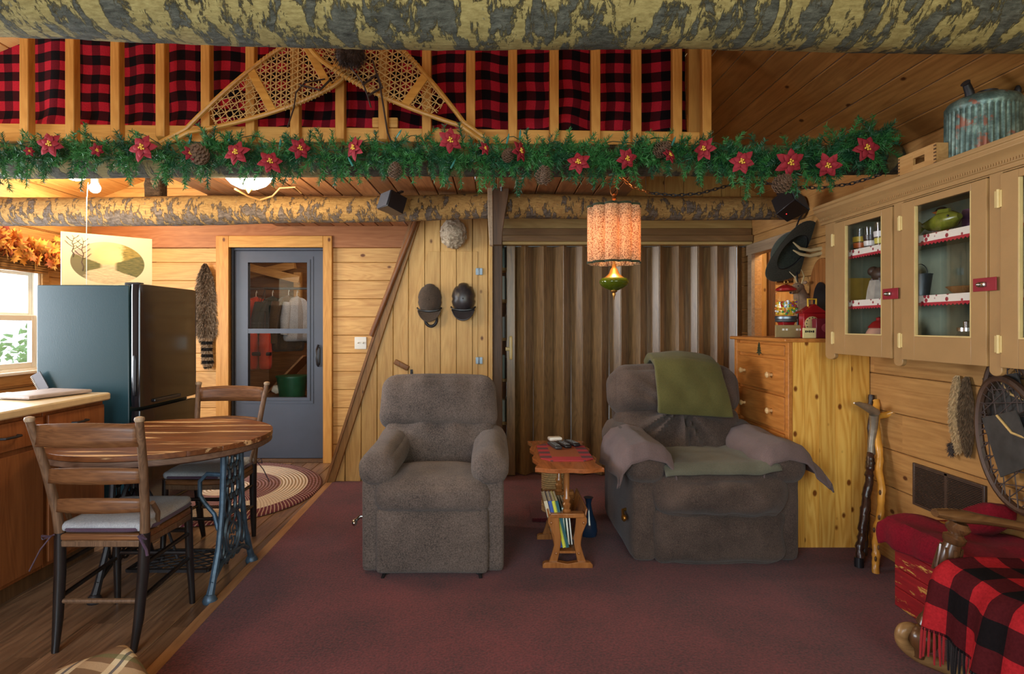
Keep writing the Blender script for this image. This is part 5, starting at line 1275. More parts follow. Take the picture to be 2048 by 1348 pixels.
for k, (px, py, L, rz, c_, lab) in enumerate(((1109, 894, .17, .22, (52, 52, 54), 'grey remote control at the left of the placemat'), (1127, 892, .16, .28, (26, 24, 26), 'black remote control in the middle of the placemat'), (1143, 889, .16, .34, (28, 26, 30), 'black remote control with small buttons at the right of the placemat'))):
    z = SZ+.006; Y = (H-z)*F/(py-650); c = V((PX(px, Y), Y, z))
    b = thing('remote_control', c, lab, 'remote'); rt = rotm('Z', rz)
    MB().rbox(c+V((0, 0, .011)), (.044, L, .02), .009, 6, rot=rt).build('case', flat('remote_case_%d' % k, C(*c_), .4), b)
    mb = MB()
    for i in range(5):
        for j in range(3): mb.box(c+rt @ V((-.011+.011*j, -.055+.022*i, .022)), (.007, .009, .003), rt)
    mb.build('buttons', flat('remote_buttons', C(120, 120, 120), .4), b)
z = SZ+.006; Y = (H-z)*F/(880-650)
t = tag(MB().rbox((PX(1109, Y), Y-.02, z+.013), (.085, .06, .024), .01, 5, rot=rotm('Z', .2)).build('white_case', m_white), 'small white plastic case behind the remote controls', 'case')
# cat scratching post, blue bottle
cp = V((PX(1105, 4.0), 4.0, .014))
t = thing('scratching_post', cp, 'rope wrapped scratching post behind the magazine table', 'scratching post')
mb = MB(); mb.tube([cp+V((.068*math.cos(q), .068*math.sin(q), .03+.0145*q/(2*PI))) for q in [k*PI/8 for k in range(int(16*30))]], .0085, 6); mb.build('rope_wrap', flat('sisal_rope', C(178, 146, 98), .9, 0, .2, 80), t)
MB().cyl(cp+V((0, 0, .02)), cp+V((0, 0, .47)), .064).build('core', m_rope or flat('post_core', C(150, 120, 80), .9), t)
MB().rbox(cp+V((0, 0, .012)), (.3, .3, .03), .01, 4).build('base_board', m_carpet, t)
bp = V((PX(1177, 3.6), 3.6, .014))
t = thing('blue_bottle', bp, 'dark blue glass bottle on the carpet beside the magazine table', 'bottle')
bm_ = NT('cobalt_glass'); m_blue = bm_.done(C(30, 52, 84), .1, spec=.7)
MB().lathe([(.03, 0), (.05, .006), (.055, .04), (.048, .085), (.03, .13), (.02, .17), (.016, .2), (.022, .225), (.03, .235)], bp, 24).build('bottle_body', m_blue, t)

# ------------------------------------------------------------------ chest of drawers
dx0, dx1, dy0, dy1, dzt = 1.70, 2.165, 3.41, 4.18, 1.222
t = thing('chest_of_drawers', ((dx0+dx1)/2, (dy0+dy1)/2, 0), 'tall pine chest of drawers with knotty yellow side behind the velour recliner', 'dresser')
mb = MB(); xs = [dx0+.0205, 1.79, 1.875, 1.965, 2.06, 2.165]
for a, b in zip(xs, xs[1:]): mb.span((a+.0006, dy0, .014), (b-.0006, dy0+.02, dzt-.022))
mb.build('side_panel', m_pineyel, t)
MB().span((dx0+.02, dy0+.021, .014), (dx1, dy1, dzt-.022)).build('carcass', m_dress, t)
mb = MB(); mb.span((dx0-.03, dy0-.012, dzt-.022), (dx1, dy1+.02, dzt)); mb.build('top', m_dress, t, bevel=.006)
zs = [1.19, 1.105, .885, .665, .445, .225, .03]
for k, (a, b) in enumerate(zip(zs, zs[1:])):
    d_ = MB().rbox((dx0+.012, (dy0+dy1)/2+.01, (a+b)/2), (.028, dy1-dy0-.09, a-b-.022), .005, 5).build('drawer', m_dress, t)
    if k == 0:
        mb = MB(); tr_y = dy0+.38; fz_ = (a+b)/2
        for j in range(4): w_ = .036-.007*j; z_ = fz_-.03+.016*j; mb.prism([(tr_y-w_, z_), (tr_y+w_, z_), (tr_y, z_+.024)], YZ, dx0-.006, dx0-.002)
        mb.span((dx0-.006, tr_y-.005, fz_-.042), (dx0-.002, tr_y+.005, fz_-.03)); mb.build('tree_emblem', flat('dark_green_emblem', C(58, 60, 34), .6), d_); continue
    for y in (dy0+.21, dy1-.17):
        MB().lathe([(.010, 0), (.009, .012), (.018, .024), (.019, .032), (.012, .038), (.001, .04)], (dx0-.002, y, (a+b)/2), 16, Matrix(((0, 0, -1), (0, 1, 0), (1, 0, 0)))).build('knob', m_knob, d_)
for y in (dy0+.02, dy1-.02): MB().span((dx0-.004, y-.02, .014), (dx0+.02, y+.02, dzt-.022)).build('stile', m_dress, t, bevel=.003)
# ---- things on the chest of drawers
c = V((1.855, 3.76, dzt+.001))
t = thing('gumball_machine', c, 'red gumball machine full of coloured balls on the chest of drawers', 'gumball machine')
m_redp = flat('red_enamel', C(150, 26, 30), .25)
MB().lathe([(.062, 0), (.066, .006), (.056, .02), (.050, .085), (.056, .09), (.056, .10)], c, 4, rotm('Z', PI/4)).build('base', m_redp, t, bevel=.004)
MB().lathe([(.06, .095), (.066, .10), (.062, .112), (.066, .116), (.066, .13), (.06, .135)], c, 28).build('collar', m_steel, t)
MB().lathe([(.058, .132), (.073, .15), (.076, .19), (.076, .255), (.07, .28), (.05, .297)], c, 28).build('globe', m_glass, t)
MB().lathe([(.045, .29), (.062, .296), (.06, .31), (.035, .325), (.02, .332), (.006, .336)], c, 28).build('lid', m_redp, t)
MB().tube([c+V((.012*math.cos(q), 0, .35+.014*math.sin(q))) for q in [k*PI/6 for k in range(12)]], .003, 6, closed=True).build('lid_ring', m_brass, t)
MB().rbox(c+V((-.02, -.05, .05)), (.03, .02, .04), .006, 4).build('coin_mechanism', m_chrome, t)
cols = [(196, 40, 44), (220, 180, 50), (50, 110, 180), (60, 140, 70), (230, 226, 220), (210, 110, 50), (120, 60, 130)]
gm_ = [flat('gumball_%d' % i, C(*q), .25) for i, q in enumerate(cols)]; n_ = 0
spots = []
while len(spots) < 96:
    a, rr, z = R.uniform(0, 2*PI), .066*math.sqrt(R.random()), R.uniform(.145, .232); q = V((rr*math.cos(a), rr*math.sin(a), z))
    if q.y > .03: continue
    if all((q-s).length > .0125 for s in spots): spots.append(q)
    n_ += 1
    if n_ > 20000: break
for i, q in enumerate(spots): MB().ball(c+q, .0075, 8, 6).build('gumball', gm_[i % 7], t)
MB().lathe([(.0, .14), (.05, .142), (.058, .2), (.05, .225), (0, .228)], c+V((0, .012, 0)), 20).build('gumball_fill', gm_[1], t)
c = V((1.93, 3.60, dzt+.001))
t = thing('toy_house_clock', c, 'red toy clock house with a yellow handle beside the upper cabinet', 'toy')
MB().span(c+V((-.06, -.025, 0)), c+V((.075, .035, .15))).build('house_body', m_redp, t, bevel=.004)
mb = MB(); mb.prism([(c.x-.078, .15+c.z), (c.x+.085, .15+c.z), (c.x+.004, .205+c.z)], XZ, c.y-.035, c.y+.04); mb.build('roof', m_redp, t, bevel=.003)
MB().lathe([(.044, 0), (.044, .004), (.036, .006), (.0, .006)], c+V((-.01, -.026, .085)), 28, Matrix(((1, 0, 0), (0, 0, -1), (0, 1, 0)))).build('clock_face', flat('clock_face', C(206, 178, 120), .5), t)
mb = MB()
for k in range(12): q = k*PI/6; mb.box(c+V((-.01+.037*math.cos(q), -.033, .085+.037*math.sin(q))), (.005, .002, .007))
mb.bar(c+V((-.01, -.034, .085)), c+V((.008, -.034, .1)), .003, .003); mb.bar(c+V((-.01, -.034, .085)), c+V((-.014, -.034, .11)), .003, .003); mb.build('clock_marks', m_black, t)
MB().tube([c+V((-.02, 0, .19)), c+V((-.022, 0, .235)), c+V((.03, 0, .235)), c+V((.028, 0, .19))], .006, 8).build('handle', flat('yellow_plastic', C(222, 176, 50), .4), t)
c = V((1.975, 3.49, dzt+.001))
t = thing('maroon_box', c, 'small maroon box in front of the toy clock house', 'box')
MB().span(c+V((-.085, -.02, 0)), c+V((.06, .03, .115))).build('box_body', flat('maroon_card', C(112, 28, 40), .4), t, bevel=.003)
MB().ball(c+V((-.01, -.02, .06)), (.045, .002, .03), 20, 10).build('oval_emblem', flat('emblem_red', C(146, 56, 62), .5), t)
t = thing('wooden_sign', V((1.80, 3.60, dzt+.001)), 'long tan wooden sign standing in front of the gumball machine', 'sign')
MB().box((1.82, 3.62, dzt+.04), (.20, .015, .075)).build('sign_board', flat('olive_tan_wood', C(150, 128, 84), .6), t, bevel=.002)
mb = MB()
for x in (1.765, 1.785, 1.85, 1.87, 1.885): mb.box((x, 3.611, dzt+.05), (.012, .004, .012))
mb.build('sign_marks', m_white, t)
t = thing('small_sign', V((1.83, 3.46, dzt+.001)), 'little cream sign with dark letters at the front of the chest of drawers', 'sign')
MB().box((1.84, 3.455, dzt+.031), (.075, .012, .06)).build('sign_board', flat('cream_board', C(214, 198, 140), .6), t, bevel=.002)
mb = MB()
for k in range(5): mb.box((1.817+.011*k, 3.448, dzt+.04), (.007, .003, .010 if k % 2 else .013))
mb.build('sign_letters', m_black, t)
#@@RIGHTWALL
# ------------------------------------------------------------------ hat, deer mount and plaque on the right wall
hc = V((2.06, 4.08, 1.80))
t = thing('hunting_hat', hc, 'dark green brimmed hunting hat hung over antlers on the right wall', 'hat')
m_hat = cloth('dark_green_felt', C(70, 74, 62), C(42, 46, 40), 100)
mb = MB()
def hatf(u, v):
    a = 2*PI*u; r = .02+.16*v; z = .11*(1-(min(1, v/.62))**3) if v < .62 else -.02*math.cos(2*a)*(v-.62)/.38-.02*(v-.62)
    if v < .62: r = .115*math.sin(min(1, v/.62)*PI/2)**.7
    else: r = .115+.085*(v-.62)/.38
    return hc+Euler((-.95, .15, .5)).to_matrix() @ V((r*math.cos(a), r*1.2*math.sin(a), z))
mb.grid(hatf, 40, 24); bmesh.ops.remove_doubles(mb.bm, verts=mb.bm.verts[:], dist=1e-5); mb.build('hat_body', m_hat, t, solid=.005)
MB().tube([hc+Euler((-.95, .15, .5)).to_matrix() @ V((.118*math.cos(a), .118*1.2*math.sin(a), .008)) for a in [k*PI/16 for k in range(32)]], .008, 6, closed=True, flatk=1).build('hat_band', m_black, t)
m_antler = flat('antler_bone', C(176, 156, 112), .5, 0, .2, 20)
t = thing('antlers', (2.14, 4.0, 1.72), 'pair of pale antlers under the hunting hat', 'antlers')
for dz_ in (0, .045): MB().tube([P(1648, 505-dz_*200, 3.92), P(1620, 512-dz_*250, 3.95), P(1600, 508-dz_*250, 3.96), P(1586, 500-dz_*350, 3.97)], [.014, .012, .010, .004], 8).build('antler', m_antler, t)
t = thing('deer_mount', (2.15, 4.02, 1.4), 'small deer head mount on the right wall above the gumball machine', 'deer mount')
m_deer = flat('deer_hide', C(142, 116, 92), .8, 0, .25, 40)
c0 = V((2.14, 4.05, 1.50)); mb = MB()
mb.tube([c0+V((.02, 0, -.09)), c0+V((-.02, -.01, -.05)), c0+V((-.06, -.03, .0)), c0+V((-.075, -.04, .045))], [.075, .062, .045, .035], 14)
mb.ball(c0+V((-.085, -.05, .055)), (.042, .03, .032), 14, 10); mb.tube([c0+V((-.09, -.055, .05)), c0+V((-.125, -.07, .03)), c0+V((-.15, -.08, .02))], [.03, .022, .014], 12); mb.build('head', m_deer, t)
for s in (-1, 1):
    e = c0+V((-.07, -.04+s*.03, .08)); MB().ball(e+V((.01, s*.02, .005)), (.012, .026, .012), 10, 6).build('ear', m_deer, t)
    MB().tube([e, e+V((0, s*.03, .05)), e+V((-.03, s*.05, .09))], [.006, .005, .002], 6).build('antler', m_antler, t)
MB().ball(c0+V((-.152, -.081, .02)), .008, 8, 6).build('nose', m_black, t)
for s in (-1, 1): MB().ball(c0+V((-.1, -.053+s*.026, .062)), .005, 8, 6).build('eye', m_black, t)
mb = MB(); mb.prism([(c0.y+.085*math.cos(q)*(1-.25*math.sin(q)), c0.z-.09+.11*math.sin(q)) for q in [k*PI/12 for k in range(24)]], YZ, 2.15, 2.168); mb.build('shield', m_varn, t, bevel=.004)
t = thing('oval_plaque', (2.15, 3.86, 1.45), 'oval wooden plaque with a dark centre beside the deer mount', 'plaque')
MB().prism([(3.86+.15*math.cos(q), 1.50+.24*math.sin(q)) for q in [k*PI/20 for k in range(40)]], YZ, 2.13, 2.168).build('plaque_board', m_varn, t, bevel=.008)
MB().prism([(3.85+.085*math.cos(q), 1.45+.13*math.sin(q)) for q in [k*PI/20 for k in range(40)]], YZ, 2.12, 2.131).build('dark_centre', m_black, t)
MB().tube([(2.15, 4.19, 1.86), (2.15, 4.2, 1.7), (2.145, 4.18, 1.5), (2.15, 4.19, 1.23)], .008, 6).build('cable', m_black); tag(bpy.data.objects['cable'], 'black cable running down the right wall behind the gumball machine', 'cable')

# ------------------------------------------------------------------ upper display cabinet
FX = 1.85; cz0, cz1 = 1.145, 1.89; cyf, cyn = 3.298, 1.75
t = thing('display_cabinet', ((FX+XR)/2, 2.5, cz0), 'tan painted glass door wall cabinet on the right wall', 'cabinet')
cab = t
posts = [(3.298, 3.205), (2.732, 2.672), (2.205, 2.149), (1.80, 1.75)]
MB().span((FX+.0, cyf-.018, cz0), (XR-.001, cyf, cz1)).build('side_panel', m_paint, t); MB().span((FX, cyn, cz0), (XR-.001, cyn+.018, cz1)).build('side_panel', m_paint, t)
MB().span((XR-.02, cyn+.018, cz0), (XR-.002, cyf-.018, cz1)).build('back_board', m_inside, t)
MB().span((FX+.02, cyf-.022, cz0+.018), (XR-.021, cyf-.0185, cz1-.016)).build('side_lining', m_inside, t)
MB().span((FX+.02, cyn+.018, cz0), (XR-.02, cyf-.018, cz0+.018)).build('bottom_board', m_inside, t)
MB().span((FX, cyn, cz1-.015), (XR-.001, cyf, cz1+.01)).build('top_board', m_paint, t)
for a, b in posts:
    yc, hw = (a+b)/2, (a-b)/2
    pr = [(yc-hw, cz1)]+[(yc-hw*math.cos(q), cz0-.012-.022*math.sin(q)) for q in [k*PI/10 for k in range(11)]]+[(yc+hw, cz1)]
    MB().prism(pr, YZ, FX-.004, FX+.016).build('face_stile', m_paint, t, bevel=.003)
MB().span((FX-.002, cyn, cz1-.035), (FX+.016, cyf, cz1)).build('face_rail', m_paint, t, bevel=.002)
lace = NT('lace_trim'); s_ = lace.sep(lace.coord()); fg = lace.voro(lace.vm('MULTIPLY', lace.coord(), (1, 1, 1)), 34)
col = lace.mix(lace.step(fg, .36, .30), C(236, 228, 214), C(150, 40, 52)); col = lace.mix(lace.ma('LESS_THAN', s_[2], .016), col, C(176, 34, 50)); m_lace = lace.done(col, .8)
for z in (1.69, 1.425):
    MB().span((FX+.03, cyn+.02, z-.012), (XR-.021, cyf-.02, z)).build('shelf', m_inside, t)
    mb = MB(); n = 70
    pts = [(cyn+.03, z+.004)]+[(cyn+.03+(cyf-cyn-.06)*k/(n*2), z-.036-.007*(k % 2)) for k in range(n*2+1)]+[(cyf-.03, z+.004)]
    mb.prism(pts, YZ, FX+.026, FX+.029); mb.build('shelf_lace', m_lace, t)
prof = [(0, -.03), (-.012, -.03), (-.012, -.015), (-.02, -.01), (-.02, .004), (-.036, .022), (-.05, .034), (-.05, .052), (-.056, .056), (-.056, .072), (0, .072), (.2, .072), (.2, .06), (0, .06)]
MB().prism([(FX+a, cz1+b) for a, b in prof], lambda u, v, w: V((u, w, v)), cyn, cyf+.035).build('cornice', m_paint, t, bevel=.002)
MB().span((FX, cyn, cz1+.055), (XR-.002, cyf, cz1+.068)).build('cornice_top', m_paint, t)
mb = MB()
for k in range(130): y = cyn+.01+k*.0119; mb.span((FX-.024, y, cz1-.008), (FX-.018, y+.006, cz1+.003))
mb.build('beading', m_paint, t)
def cdoor(y1, y0, gy1, gy0, latch):     # y1 far (hinge side), y0 near
    z0, z1, gz0, gz1 = cz0+.0, cz1-.04, 1.25, 1.82
    d_ = MB()
    for a, b in (((y0, z0), (gy0, z1)), ((gy1, z0), (y1, z1)), ((gy0, z0), (gy1, gz0)), ((gy0, gz1), (gy1, z1))): d_.span((FX-.012, a[0], a[1]), (FX+.008, b[0], b[1]))
    d_ = d_.build('cabinet_door', m_paint, t, bevel=.002)
    MB().span((FX-.001, gy0, gz0), (FX+.002, gy1, gz1)).build('glass_pane', m_glass, d_)
    mb = MB(); e = .006
    for a, b in (((gy0, gz0), (gy0+e, gz1)), ((gy1-e, gz0), (gy1, gz1)), ((gy0+e, gz0), (gy1-e, gz0+e))): mb.span((FX-.0115, a[0], a[1]), (FX+.0, b[0], b[1]))
    mb.build('pane_edge', m_paintedge, d_)
    for z in (1.23, 1.76):
        mb = MB(); mb.box((FX-.014, y1+.006, z), (.004, .03, .062)); mb.cyl((FX-.018, y1+.002, z-.034), (FX-.018, y1+.002, z+.034), .0055, seg=10); mb.build('hinge', m_paintedge, d_, bevel=.001)
    if latch:
        l = MB().box((FX-.014, y0+.005, latch), (.004, .105, .05)).build('latch_plate', flat('red_latch', C(140, 30, 42), .5), d_, bevel=.001)
        mb = MB(); mb.rbox((FX-.02, y0+.012, latch), (.012, .035, .02), .004, 4); mb.ball((FX-.028, y0+.02, latch), .007, 10, 8); mb.build('latch_knob', m_chrome, l)
cdoor(3.203, 2.735, 3.10, 2.806, 1.445); cdoor(2.670, 2.207, 2.587, 2.279, 1.452); cdoor(2.147, 1.802, 2.073, 1.88, 1.452)
# things in the cabinet
def tumbler(y, z, h, cs, lab, x=1.93):
    g = thing('drinking_glass', (x, y, z), lab, 'glass')
    MB().lathe([(.028, 0), (.030, .003), (.036, h), (.034, h), (.028, .008)], (x, y, z), 20).build('tumbler', m_glass, g)
    for k, c_ in enumerate(cs): MB().lathe([(.0305+.003*k, .015+h*.28*k), (.0325+.003*k, .015+h*.28*(k+1)-.006)], (x, y, z), 20).build('painted_band', flat('enamel_%d%d%d' % c_, C(*c_), .3), g)
sz = 1.691
tumbler(3.12, sz, .115, ((196, 96, 40), (200, 170, 50)), 'drinking glass with orange and yellow bands on the top shelf')
tumbler(3.03, sz, .11, ((224, 220, 216), (40, 36, 40)), 'drinking glass with white and black bands on the top shelf')
tumbler(2.945, sz, .12, ((214, 200, 90), (230, 228, 224)), 'drinking glass with a pale yellow base on the top shelf')
g = thing('red_mug', (1.97, 2.86, sz), 'red mug with a white rim behind the first cabinet door', 'mug')
MB().lathe([(.035, 0), (.04, .01), (.042, .075), (.038, .075), (.036, .01)], (1.97, 2.86, sz), 24).build('mug_body', m_redp, g); MB().lathe([(.0425, .07), (.0425, .105), (.038, .105)], (1.97, 2.86, sz), 24).build('white_rim', m_white, g)
MB().tube([V((1.97, 2.86-.04, sz+.06)), V((1.97, 2.86-.07, sz+.05)), V((1.97, 2.86-.07, sz+.025)), V((1.97, 2.86-.04, sz+.015))], .006, 8).build('mug_handle', m_redp, g)
g = thing('fish_figurine', (1.92, 2.545, sz), 'green fish figurine on the top shelf behind the second door', 'figurine')
m_fish = flat('green_glaze', C(112, 118, 40), .25, 0, .3, 25)
c = V((1.93, 2.545, sz+.05)); MB().tube([c+V((0, .11, .005)), c+V((0, .07, 0)), c+V((0, .0, .005)), c+V((0, -.06, .008)), c+V((0, -.095, .012))], [.012, .026, .040, .034, .012], 14, up=(1, 0, 0)).build('fish_body', m_fish, g)
MB().prism([(c.y+.10, c.z), (c.y+.145, c.z+.03), (c.y+.135, c.z), (c.y+.145, c.z-.03)], YZ, c.x-.006, c.x+.006).build('tail_fin', m_fish, g); MB().prism([(c.y+.04, c.z+.03), (c.y+.02, c.z+.06), (c.y-.04, c.z+.055), (c.y-.04, c.z+.03)], YZ, c.x-.005, c.x+.005).build('back_fin', m_fish, g)
MB().ball(c+V((-.026, -.065, .018)), .006, 8, 6).build('eye', m_black, g); MB().rbox((1.93, 2.545, sz+.006), (.06, .14, .012), .004, 4).build('figurine_base', m_trimwood, g)
g = thing('bird_figurine', (2.0, 2.52, sz), 'blue and white bird figurine behind the green fish', 'figurine')
c = V((2.02, 2.66, sz)); MB().ball(c+V((0, 0, .055)), (.04, .04, .055), 16, 12).build('bird_body', flat('slate_glaze', C(60, 90, 104), .3), g); MB().ball(c+V((-.025, 0, .05)), (.022, .028, .04), 14, 10).build('bird_breast', m_white, g); MB().ball(c+V((-.005, 0, .118)), (.027, .027, .024), 14, 10).build('bird_head', m_black, g)
for s in (-1, 1): MB().ball(c+V((0, s*.045, .065)), (.015, .012, .04), 10, 8).build('wing', m_white, g)
MB().lathe([(.008, 0), (.001, .02)], c+V((-.03, 0, .115)), 8, rotm('Y', -PI/2)).build('beak', flat('orange_glaze', C(210, 110, 40), .4), g)
tag(MB().rbox((2.03, 2.47, sz+.05), (.1, .08, .1), .01, 4).build('purple_box', flat('plum_card', C(80, 48, 76), .5)), 'small plum coloured box on the top shelf behind the second door', 'box')
sz = 1.426
tag(MB().span((1.885, 3.225, sz), (2.13, 3.25, sz+.13)).build('yellow_board', flat('mustard_board', C(176, 140, 50), .6)), 'mustard yellow board standing on the middle cabinet shelf', 'board')
g = thing('bear_figurine', (1.97, 2.87, sz), 'dark brown bear figurine on the middle cabinet shelf', 'figurine')
m_bear = flat('dark_carved_wood', C(62, 44, 34), .5, 0, .3, 30); m_stone = flat('grey_stone', C(170, 164, 152), .8, 0, .2, 25)
MB().lathe([(.06, 0), (.055, .05), (.045, .10)], (1.95, 2.98, sz), 12, lobes=5, amp=.1).build('rock_base', m_stone, g)
c = V((1.95, 2.98, sz+.13)); MB().ball(c, (.04, .055, .038), 14, 10).build('bear_body', m_bear, g); MB().ball(c+V((0, .06, .02)), (.026, .03, .026), 12, 8).build('bear_head', m_bear, g)
for a, b in ((-.02, .03), (.02, .03), (-.02, -.03), (.02, -.03)): MB().tube([c+V((a, b, -.02)), c+V((a, b, -.06))], [.014, .012], 8).build('leg', m_bear, g)
g = thing('metal_pail', (1.95, 2.6, sz), 'small metal pail at the left of the middle shelf behind the second door', 'pail')
MB().lathe([(.035, 0), (.048, .10), (.05, .105), (.046, .105), (.034, .005)], (1.93, 2.68, sz), 24).build('pail_body', m_steel, g); MB().tube([V((1.93, 2.68+.048*math.cos(q), sz+.1+.05*math.sin(q))) for q in [k*PI/10 for k in range(11)]], .002, 5).build('pail_handle', m_steel, g)
g = thing('wooden_bowl', (1.97, 2.46, sz), 'shallow brown bowl on the middle shelf behind the second door', 'bowl')
MB().lathe([(.03, 0), (.05, .01), (.075, .035), (.072, .036), (.045, .014), (.0, .01)], (1.97, 2.46, sz), 28).build('bowl_body', m_trimwood, g)
sz = cz0+.019
g = thing('ceramic_jar', (1.95, 2.84, sz), 'round pinkish ceramic jar with a red lid at the bottom of the first door', 'jar')
MB().ball((1.93, 2.965, sz+.07), (.062, .062, .07), 20, 14).build('jar_body', flat('pink_glaze', C(190, 146, 124), .4), g); MB().lathe([(.045, .12), (.05, .125), (.03, .15), (.012, .16), (.014, .172), (.0, .178)], (1.93, 2.965, sz), 20).build('jar_lid', m_redp, g)
g = thing('glass_jar', (1.95, 2.32, sz), 'small clear glass jar at the bottom of the second door', 'jar')
MB().lathe([(.04, 0), (.045, .006), (.045, .08), (.03, .1), (.03, .115)], (1.95, 2.44, sz), 20).build('jar_body', m_glass, g); MB().lathe([(.033, .11), (.033, .125), (.01, .13), (.012, .15), (.0, .155)], (1.95, 2.44, sz), 20).build('jar_lid', m_chrome, g)

# things on the cabinet
ctop = cz1+.069
c = V((2.027, 2.45, ctop))
t_ = NT('galvanized_steel'); n1 = t_.noise(t_.coord(), 26, 6, .7); n2 = t_.step(t_.noise(t_.vm('MULTIPLY', t_.coord(), (1, 1, 1)), 16, 3), .60, .66)
m_galv = t_.done(t_.mix(t_.ma('MULTIPLY', n2, .75), t_.ramp(n1, [(.3, C(56, 70, 66)), (.5, C(92, 112, 104)), (.72, C(140, 160, 148))]), C(150, 78, 52)), .45, .55)
t = thing('kerosene_can', c, 'ribbed galvanized kerosene can on top of the wall cabinet', 'can')
mb = MB(); rings = []; prof = [(.127, 0, 0), (.131, .005, 0), (.131, .02, 0), (.128, .03, 0), (.128, .035, 1), (.128, .22, 1), (.128, .225, 0), (.131, .235, 0), (.131, .25, 0), (.12, .268, 0), (.09, .284, 0), (.05, .292, 0), (0.001, .294, 0)]
for r_, z, rib in prof: rings.append([mb.bm.verts.new(c+V(((r_+(.003*math.cos(a*40) if rib else 0))*math.cos(a), (r_+(.003*math.cos(a*40) if rib else 0))*math.sin(a), z))) for a in [2*PI*k/240 for k in range(240)]])
for a, b in zip(rings, rings[1:]):
    for k in range(240): mb.face([a[k], a[(k+1) % 240], b[(k+1) % 240], b[k]])
mb.build('can_body', m_galv, t)
q = c+V((-.075, -.03, .268)); MB().tube([q, q+V((-.012, -.006, .03)), q+V((-.028, -.012, .055)), q+V((-.034, -.014, .06))], [.018, .016, .014, .018], 14).build('spout', m_darkiron, t)
MB().lathe([(.035, .30), (.037, .318), (.02, .322), (0, .324)], c+V((0, -.02, -.016)), 20).build('filler_cap', m_darkiron, t)
mb = MB(); mb.ball(c+V((.10, -.05, .295)), (.012, .012, .022), 10, 8); mb.tube([c+V((.1, -.05, .29)), c+V((.11, .0, .275)), c+V((.1, .06, .29))], .005, 6); mb.build('handle', m_darkiron, t)
t = thing('slotted_box', (1.90, 2.57, ctop), 'small wooden box with finger joints and a slot on top of the wall cabinet', 'box')
m_box = wood('box_pine', C(196, 152, 96), C(164, 118, 66), 'Y', var=.05)
y0, y1, x0, z1 = 2.47, 2.70, 1.845, ctop+.105
mb = MB(); sy0, sy1, s0, s1 = 2.535, 2.605, ctop+.045, ctop+.075
for a, b in (((y0, ctop), (sy0, z1)), ((sy1, ctop), (y1, z1)), ((sy0, ctop), (sy1, s0)), ((sy0, s1), (sy1, z1))): mb.span((x0, a[0], a[1]), (x0+.012, b[0], b[1]))
mb.build('front_board', m_box, t)
for y in (y0, y1-.012): MB().span((x0+.012, y, ctop), (x0+.12, y+.012, z1)).build('end_board', m_box, t)
MB().span((x0+.12, y0, ctop), (x0+.132, y1, z1)).build('back_board', m_box, t)
for y in (y0-.001, y1-.011):
    mb = MB()
    for k in range(7): mb.span((x0-.001, y, ctop+.004+k*.0145), (x0+.002, y+.012, ctop+.011+k*.0145))
    mb.build('finger_joint', m_darkpost, t)
mb = MB(); q0 = V((2.12, 2.68, ctop)); mb.prism([(2.60, ctop), (2.74, ctop), (2.73, ctop+.05), (2.64, ctop+.13), (2.60, ctop+.11)], YZ, 2.08, 2.13); tag(mb.build('dark_figure', m_furdark, bevel=.01), 'dark carved piece on the cabinet top behind the slotted box', 'ornament')

# ------------------------------------------------------------------ lower right wall: vent, pelt, bear paw snowshoes, sticks
vy0, vy1, vz0, vz1 = 2.60, 3.05, .375, .59; vx = XR-.001
t = thing('vent_grille', (vx, (vy0+vy1)/2, vz0), 'dark brown louvred vent grille low on the right wall', 'vent')
yzframe(MB(), vx-.012, vx, vy0, vy1, vz0, vz1, .014).build('frame', flat('brown_enamel', C(70, 54, 46), .4), t, bevel=.002)
MB().span((vx-.012, (vy0+vy1)/2-.008, vz0), (vx, (vy0+vy1)/2+.008, vz1)).build('centre_bar', flat('brown_enamel_bar', C(74, 56, 48), .4), t)
MB().span((vx-.003, vy0, vz0), (vx-.001, vy1, vz1)).build('backing', m_black, t)
mb = MB()
for k in range(24): z = vz0+.018+k*.0078; mb.box((vx-.008, (vy0+vy1)/2, z), (.009, vy1-vy0-.02, .0025), rotm('Y', .6))
mb.build('louvres', flat('brown_louvre', C(84, 64, 54), .4), t)
# pelt
t = thing('squirrel_pelt', (2.14, 2.68, .7), 'small tan and grey pelt hanging on the right wall above the vent', 'pelt')
yc, zt, zb = 2.72, 1.065, .71
def sp(u, v, side):
    w_ = .055*math.sin(PI*(.06+.9*v))**.7; a = (2*u-1)
    y = yc+(.028 if side else -.028)+a*w_*.65
    return V((2.155-.035*(1-a*a)*math.sin(PI*(.05+.9*v)), y-.012*v, zt+(zb-zt)*v))
for side, col, nm in ((1, (190, 160, 116), 'pale_fur'), (0, (104, 82, 58), 'dark_fur')):
    mb = MB(); mb.grid(lambda u, v: sp(u, v, side), 10, 30)
    for i in range(1500): u, v = R.random(), R.random(); mb.blade(sp(u, v, side), V((-.5, (2*u-1)*.6, -1))+V((R.gauss(0, .2), R.gauss(0, .2), R.gauss(0, .2))), .02, .0028)
    mb.build(nm, flat(nm, C(*col), .9, 0, .3, 60), t, recalc=False)
mb = MB(); furball(mb, V((2.14, 2.765, .72)), (.010, .012, .03), 200, .02, .0025, (0, 0, -.6)); mb.build('tail', m_furdark, t, recalc=False)
